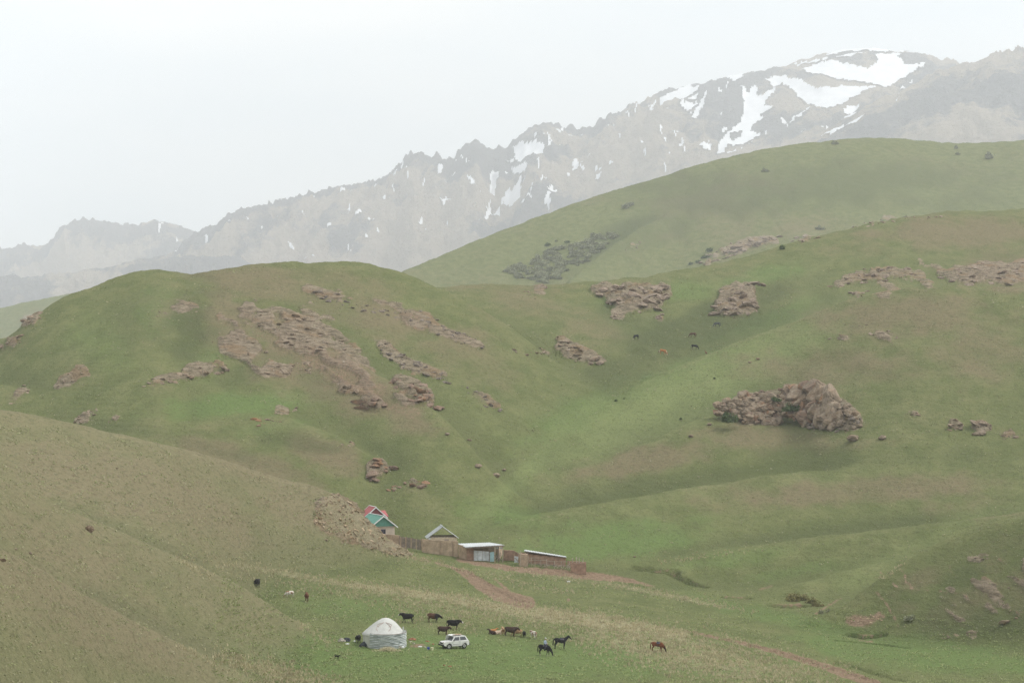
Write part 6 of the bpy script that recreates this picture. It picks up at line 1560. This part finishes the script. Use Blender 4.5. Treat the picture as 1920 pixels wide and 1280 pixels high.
def cow(px, py, rz, pose, c, lab, sc=1.0, horns=False, group='cattle on the meadow'):
    root = ground_root('cow' if sc > .8 else 'calf', px, py, rz, sc, lab, 'cow' if sc > .8 else 'calf', group)
    me, er = (LIEM, None) if pose == 'lie' else COWM[pose]
    link(bpy.data.objects.new('body', coated(me, c)), root)
    if horns and er is not None:
        for s in (1, -1): pobj('horn', M_HORN, root, lambda bm: tube(bm, [(er.x, er.y + s * .07, er.z + .03), (er.x + .02, er.y + s * .14, er.z + .10), (er.x + .06, er.y + s * .15, er.z + .19)], [.025, .02, .006], 6))
    return root
cow(764, 1166.5, 172, 'walk', 'blackface', 'black cow walking left behind the yurt', 1.0, True)
cow(812, 1166, -12, 'low', 'brownfront', 'brown cow with black foreparts and lowered head', 1.0, True)
cow(849, 1179.5, -8, 'level', 'blackface', 'black cow with white face above the car', 1.05, True)
cow(830, 1189, 8, 'level', 'dbrown', 'dark brown young cow just behind the car', .88)
cow(923, 1188.5, 150, 'lie', 'dbrown', 'dark brown calf lying at the left of the calf group', .72, group='calf group on the meadow')
cow(924.5, 1185, 20, 'lie', 'orange', 'orange calf lying behind the dark brown calf', .66, group='calf group on the meadow')
cow(933, 1188.5, 25, 'lie', 'palehead', 'pale calf with dark head lying in the calf group', .72, group='calf group on the meadow')
cow(943, 1188, 100, 'level', 'tan', 'tan calf half hidden behind the dark brown cow', .74, group='calf group on the meadow')
cow(956, 1191.5, 4, 'level', 'dbrown', 'dark brown cow standing among the calves', .98, True, group='calf group on the meadow')
cow(970, 1192, 196, 'graze', 'tan', 'tan calf grazing right of the dark brown cow', .76, group='calf group on the meadow')
cow(983, 1194, -85, 'level', 'black', 'small black calf seen end on', .66, group='calf group on the meadow')
cow(1000.5, 1197, 118, 'level', 'whitebrown', 'white and brown patched calf seen from behind', .84, group='calf group on the meadow')
cow(482, 1100.5, 82, 'level', 'black', 'black cow seen from behind on the left meadow', 1.02)
cow(543, 1119.5, 205, 'graze', 'whitebrown', 'white and brown calf grazing left of the brown cow', .78)
cow(575, 1126.5, 96, 'level', 'brown', 'brown cow seen from behind on the left meadow', .95)
cow(671.5, 1204, 70, 'turn', 'black', 'black calf standing behind the left edge of the yurt', .78)

M_SADDLE = plain('dark_saddle_leather', (.05, .045, .055), .6, .3, 5.0)
M_PAD = plain('saddle_blanket', (.10, .09, .11), .9, .4, 5.0)
def saddle(root):
    def pad(bm):
        rows = []
        for j in range(9):
            a_ = R(-70 + 140 * j / 8); rows.append([bm.verts.new((-.12 + .5 * i / 4, math.sin(a_) * .305, 1.11 + math.cos(a_) * .325)) for i in range(5)])
        for a_, b_ in zip(rows, rows[1:]):
            for i in range(4): bm.faces.new((a_[i], a_[i + 1], b_[i + 1], b_[i]))
    o = pobj('saddle_blanket', M_PAD, root, pad, True); o.modifiers.new('t', 'SOLIDIFY').thickness = .03
    pobj('saddle', M_SADDLE, root, lambda bm: (loft(bm, [(-.10,0,1.50,.14,.05),(-.02,0,1.46,.16,.05),(.12,0,1.44,.15,.05),(.24,0,1.47,.12,.05),(.28,0,1.54,.06,.05)])), True)
    pobj('girth', M_SADDLE, root, lambda bm: tube(bm, [(.1, .30 * math.sin(R(a_)), 1.10 + .335 * math.cos(R(a_))) for a_ in range(60, 301, 20)], .025, 5))
    pobj('stirrup', M_SADDLE, root, lambda bm: [tube(bm, [(.1, s * .31, 1.2), (.11, s * .34, .86), (.11, s * .34, .80)], [.018, .018, .04], 5) for s in (1, -1)])
def horse(px, py, rz, pose, c, lab, sc=1.0, sad=False, group='horses near the yurt'):
    root = ground_root('horse' if sc > .7 else 'foal', px, py, rz, sc, lab, 'horse' if sc > .7 else 'foal', group)
    link(bpy.data.objects.new('body', coated(HORM[pose], c)), root)
    if sad: saddle(root)
    return root
hr = horse(1020.5, 1228.5, -28, 'graze', 'hblacksock', 'black grazing horse carrying the rider', 1.0, True)
horse(1050, 1216, 8, 'up', 'hblack', 'black horse standing with raised head, facing right', 1.03, True)
horse(1232, 1222, -12, 'graze', 'hbay', 'saddled bay horse grazing alone on the right', .98, True)
G2 = 'horses on the far valley side'
horse(1193, 636.5, 215, 'graze2', 'hface', 'dark horse with white face grazing at left of the far herd', .98, group=G2)
horse(1242.5, 664.5, -20, 'graze', 'hpalo', 'chestnut horse with pale mane in the far herd', 1.05, group=G2)
horse(1299, 632.5, 190, 'graze', 'hbrown', 'brown horse grazing above the black horse in far herd', 1.0, group=G2)
horse(1345, 613, 170, 'graze2', 'hgrey', 'dark grey horse grazing under the pink outcrop', 1.0, group=G2)
horse(1302, 655.5, 10, 'graze2', 'hblack', 'black horse grazing lowest in the far herd', 1.02, group=G2)
horse(1323, 664.5, 120, 'up', 'hfoal', 'small brown foal at the foot of the far herd', .62, group=G2)
# dog
dg_ = ground_root('dog', 631.5, 1234.5, -28, .46, 'small black dog trotting below the yurt', 'dog', None)
DM = skin('dog_body', [[(-.7,0,.85,.08,.1),(-.6,0,.86,.16,.18),(-.1,0,.84,.18,.22),(.35,0,.84,.2,.26),(.6,0,.9,.12,.18)], [(.5,0,.98,.12,.16),(.75,0,1.05,.1,.12),(.85,0,1.06,.1,.11)], [(.8,0,1.08,.1,.12),(.95,0,1.05,.09,.1),(1.12,0,.97,.055,.06),(1.22,0,.94,.04,.04)],
    r2([(-.68,0,.95,.05),(-.9,0,.9,.045),(-1.08,0,.72,.03)])] + leg_set([(.4,0,.85,.12),(.42,0,.5,.065),(.4,0,.25,.05),(.42,0,0,.06)], [(-.5,0,.85,.15),(-.42,0,.6,.1),(-.58,0,.38,.055),(-.52,0,.15,.045),(-.5,0,0,.055)], .12, .12, (.12, -.14, -.12, .14)) + [r2([(.84,s*.06,1.14,.04),(.82,s*.1,1.26,.015)]) for s in (1, -1)], .03)
link(bpy.data.objects.new('body', coated(DM, 'dog')), dg_)

# ------------------------------------------------------------------ rider
M_SKIN = plain('skin', (.42, .26, .18), .6, .05)
M_SHIRT = plain('pale_blue_shirt', (.36, .42, .52), .9, .1, 5.0)
M_TROU = plain('dark_trousers', (.045, .045, .06), .9, .2, 5.0)
M_CAP = plain('white_cap', (.74, .74, .72), .8, .05)
M_HAIR = plain('dark_hair', (.02, .016, .014), .7, .1)
M_SHOE = plain('black_boot', (.02, .02, .02), .5, .1)
rd = empty('person', hr.location.copy(), 0); rd.rotation_euler = hr.rotation_euler
tag(rd, 'person in pale blue shirt and white cap sitting on the black grazing horse', 'person')
HB = [[(.02,0,1.47,.15,.12),(.02,0,1.60,.14,.11),(.03,0,1.75,.15,.11),(.04,0,1.90,.17,.11),(.04,0,2.0,.13,.09),(.05,0,2.05,.06,.06),(.06,0,2.12,.055,.058)], [(.06,0,2.10,.06,.07),(.075,0,2.16,.07,.088),(.08,0,2.24,.078,.098),(.075,0,2.31,.07,.088),(.07,0,2.345,.035,.04)], [(.155,0,2.22,.014,.02),(.185,0,2.205,.016,.014)]]
for s in (1, -1):
    HB.append(r2([(.04,s*.17,1.96,.07),(.03,s*.26,1.80,.055),(.06,s*.29,1.69,.047),(.20,s*.22,1.63,.042),(.32,s*.11,1.60,.03)]))
    HB.append(r2([(.32,s*.11,1.60,.032),(.36,s*.09,1.60,.038),(.40,s*.075,1.595,.034)]))
    for k_, (dy, ln_) in enumerate(((-.03,.055),(-.01,.07),(.01,.066),(.03,.05))):
        HB.append(r2([(.39,s*(.075+dy*.8),1.60,.0095),(.39+ln_*.6,s*(.07+dy),1.592,.009),(.39+ln_*.7,s*(.068+dy),1.565,.008)]))
    HB.append(r2([(.35,s*.06,1.61,.010),(.385,s*.035,1.60,.009)]))
    HB.append(r2([(.04,s*.11,1.50,.10),(.22,s*.30,1.36,.085),(.34,s*.37,1.18,.065),(.24,s*.37,.98,.055),(.14,s*.36,.82,.04)])); HB.append(r2([(.12,s*.36,.80,.045),(.20,s*.36,.78,.04),(.30,s*.37,.775,.032)]))
    HB.append(r2([(.07,s*.078,2.23,.02),(.06,s*.09,2.235,.018)]))
bm_ = skin('body', HB, .009, 3); bm_.materials.append(M_SKIN); link(bpy.data.objects.new('body', bm_), rd)
def wear(name, mat, parts, vox=.015):
    m_ = skin(name, parts, vox, 3); m_.materials.append(mat); return link(bpy.data.objects.new(name, m_), rd)
wear('shirt', M_SHIRT, [[(.02,0,1.45,.175,.15),(.02,0,1.60,.165,.135),(.03,0,1.75,.175,.135),(.04,0,1.90,.195,.135),(.045,0,2.0,.14,.11),(.05,0,2.05,.075,.075)]] + [r2([(.04,s*.15,1.97,.085),(.03,s*.26,1.80,.075),(.06,s*.29,1.69,.065),(.20,s*.22,1.63,.056),(.29,s*.135,1.605,.046)]) for s in (1, -1)])
wear('trousers', M_TROU, [[(.02,-.1,1.50,.12,.11),(.02,.1,1.50,.12,.11)]] + [r2([(.04,s*.11,1.50,.12),(.22,s*.30,1.36,.103),(.34,s*.37,1.18,.083),(.24,s*.37,.98,.07),(.15,s*.36,.86,.06)]) for s in (1, -1)])
wear('boots', M_SHOE, [r2([(.17,s*.36,.92,.06),(.13,s*.36,.80,.056),(.20,s*.36,.775,.053),(.32,s*.37,.77,.042)]) for s in (1, -1)])
wear('hair', M_HAIR, [[(.03,0,2.18,.076,.07),(.04,0,2.25,.083,.085),(.045,0,2.30,.078,.08)]])
cpx = wear('cap', M_CAP, [[(.07,0,2.27,.090,.112),(.07,0,2.32,.088,.108),(.07,0,2.365,.06,.07),(.07,0,2.38,.02,.02)], [(.15,0,2.275,.075,.012),(.24,0,2.262,.055,.010)]])
for s in (1, -1): pobj('eye', M_HAIR, rd, lambda bm: tube(bm, [(.148, s * .032, 2.235), (.160, s * .032, 2.235)], .011, 8))
pobj('mouth', plain('lips', (.30, .13, .11), .6), rd, lambda bm: box(bm, (.152, 0, 2.165), (.012, .045, .010)))
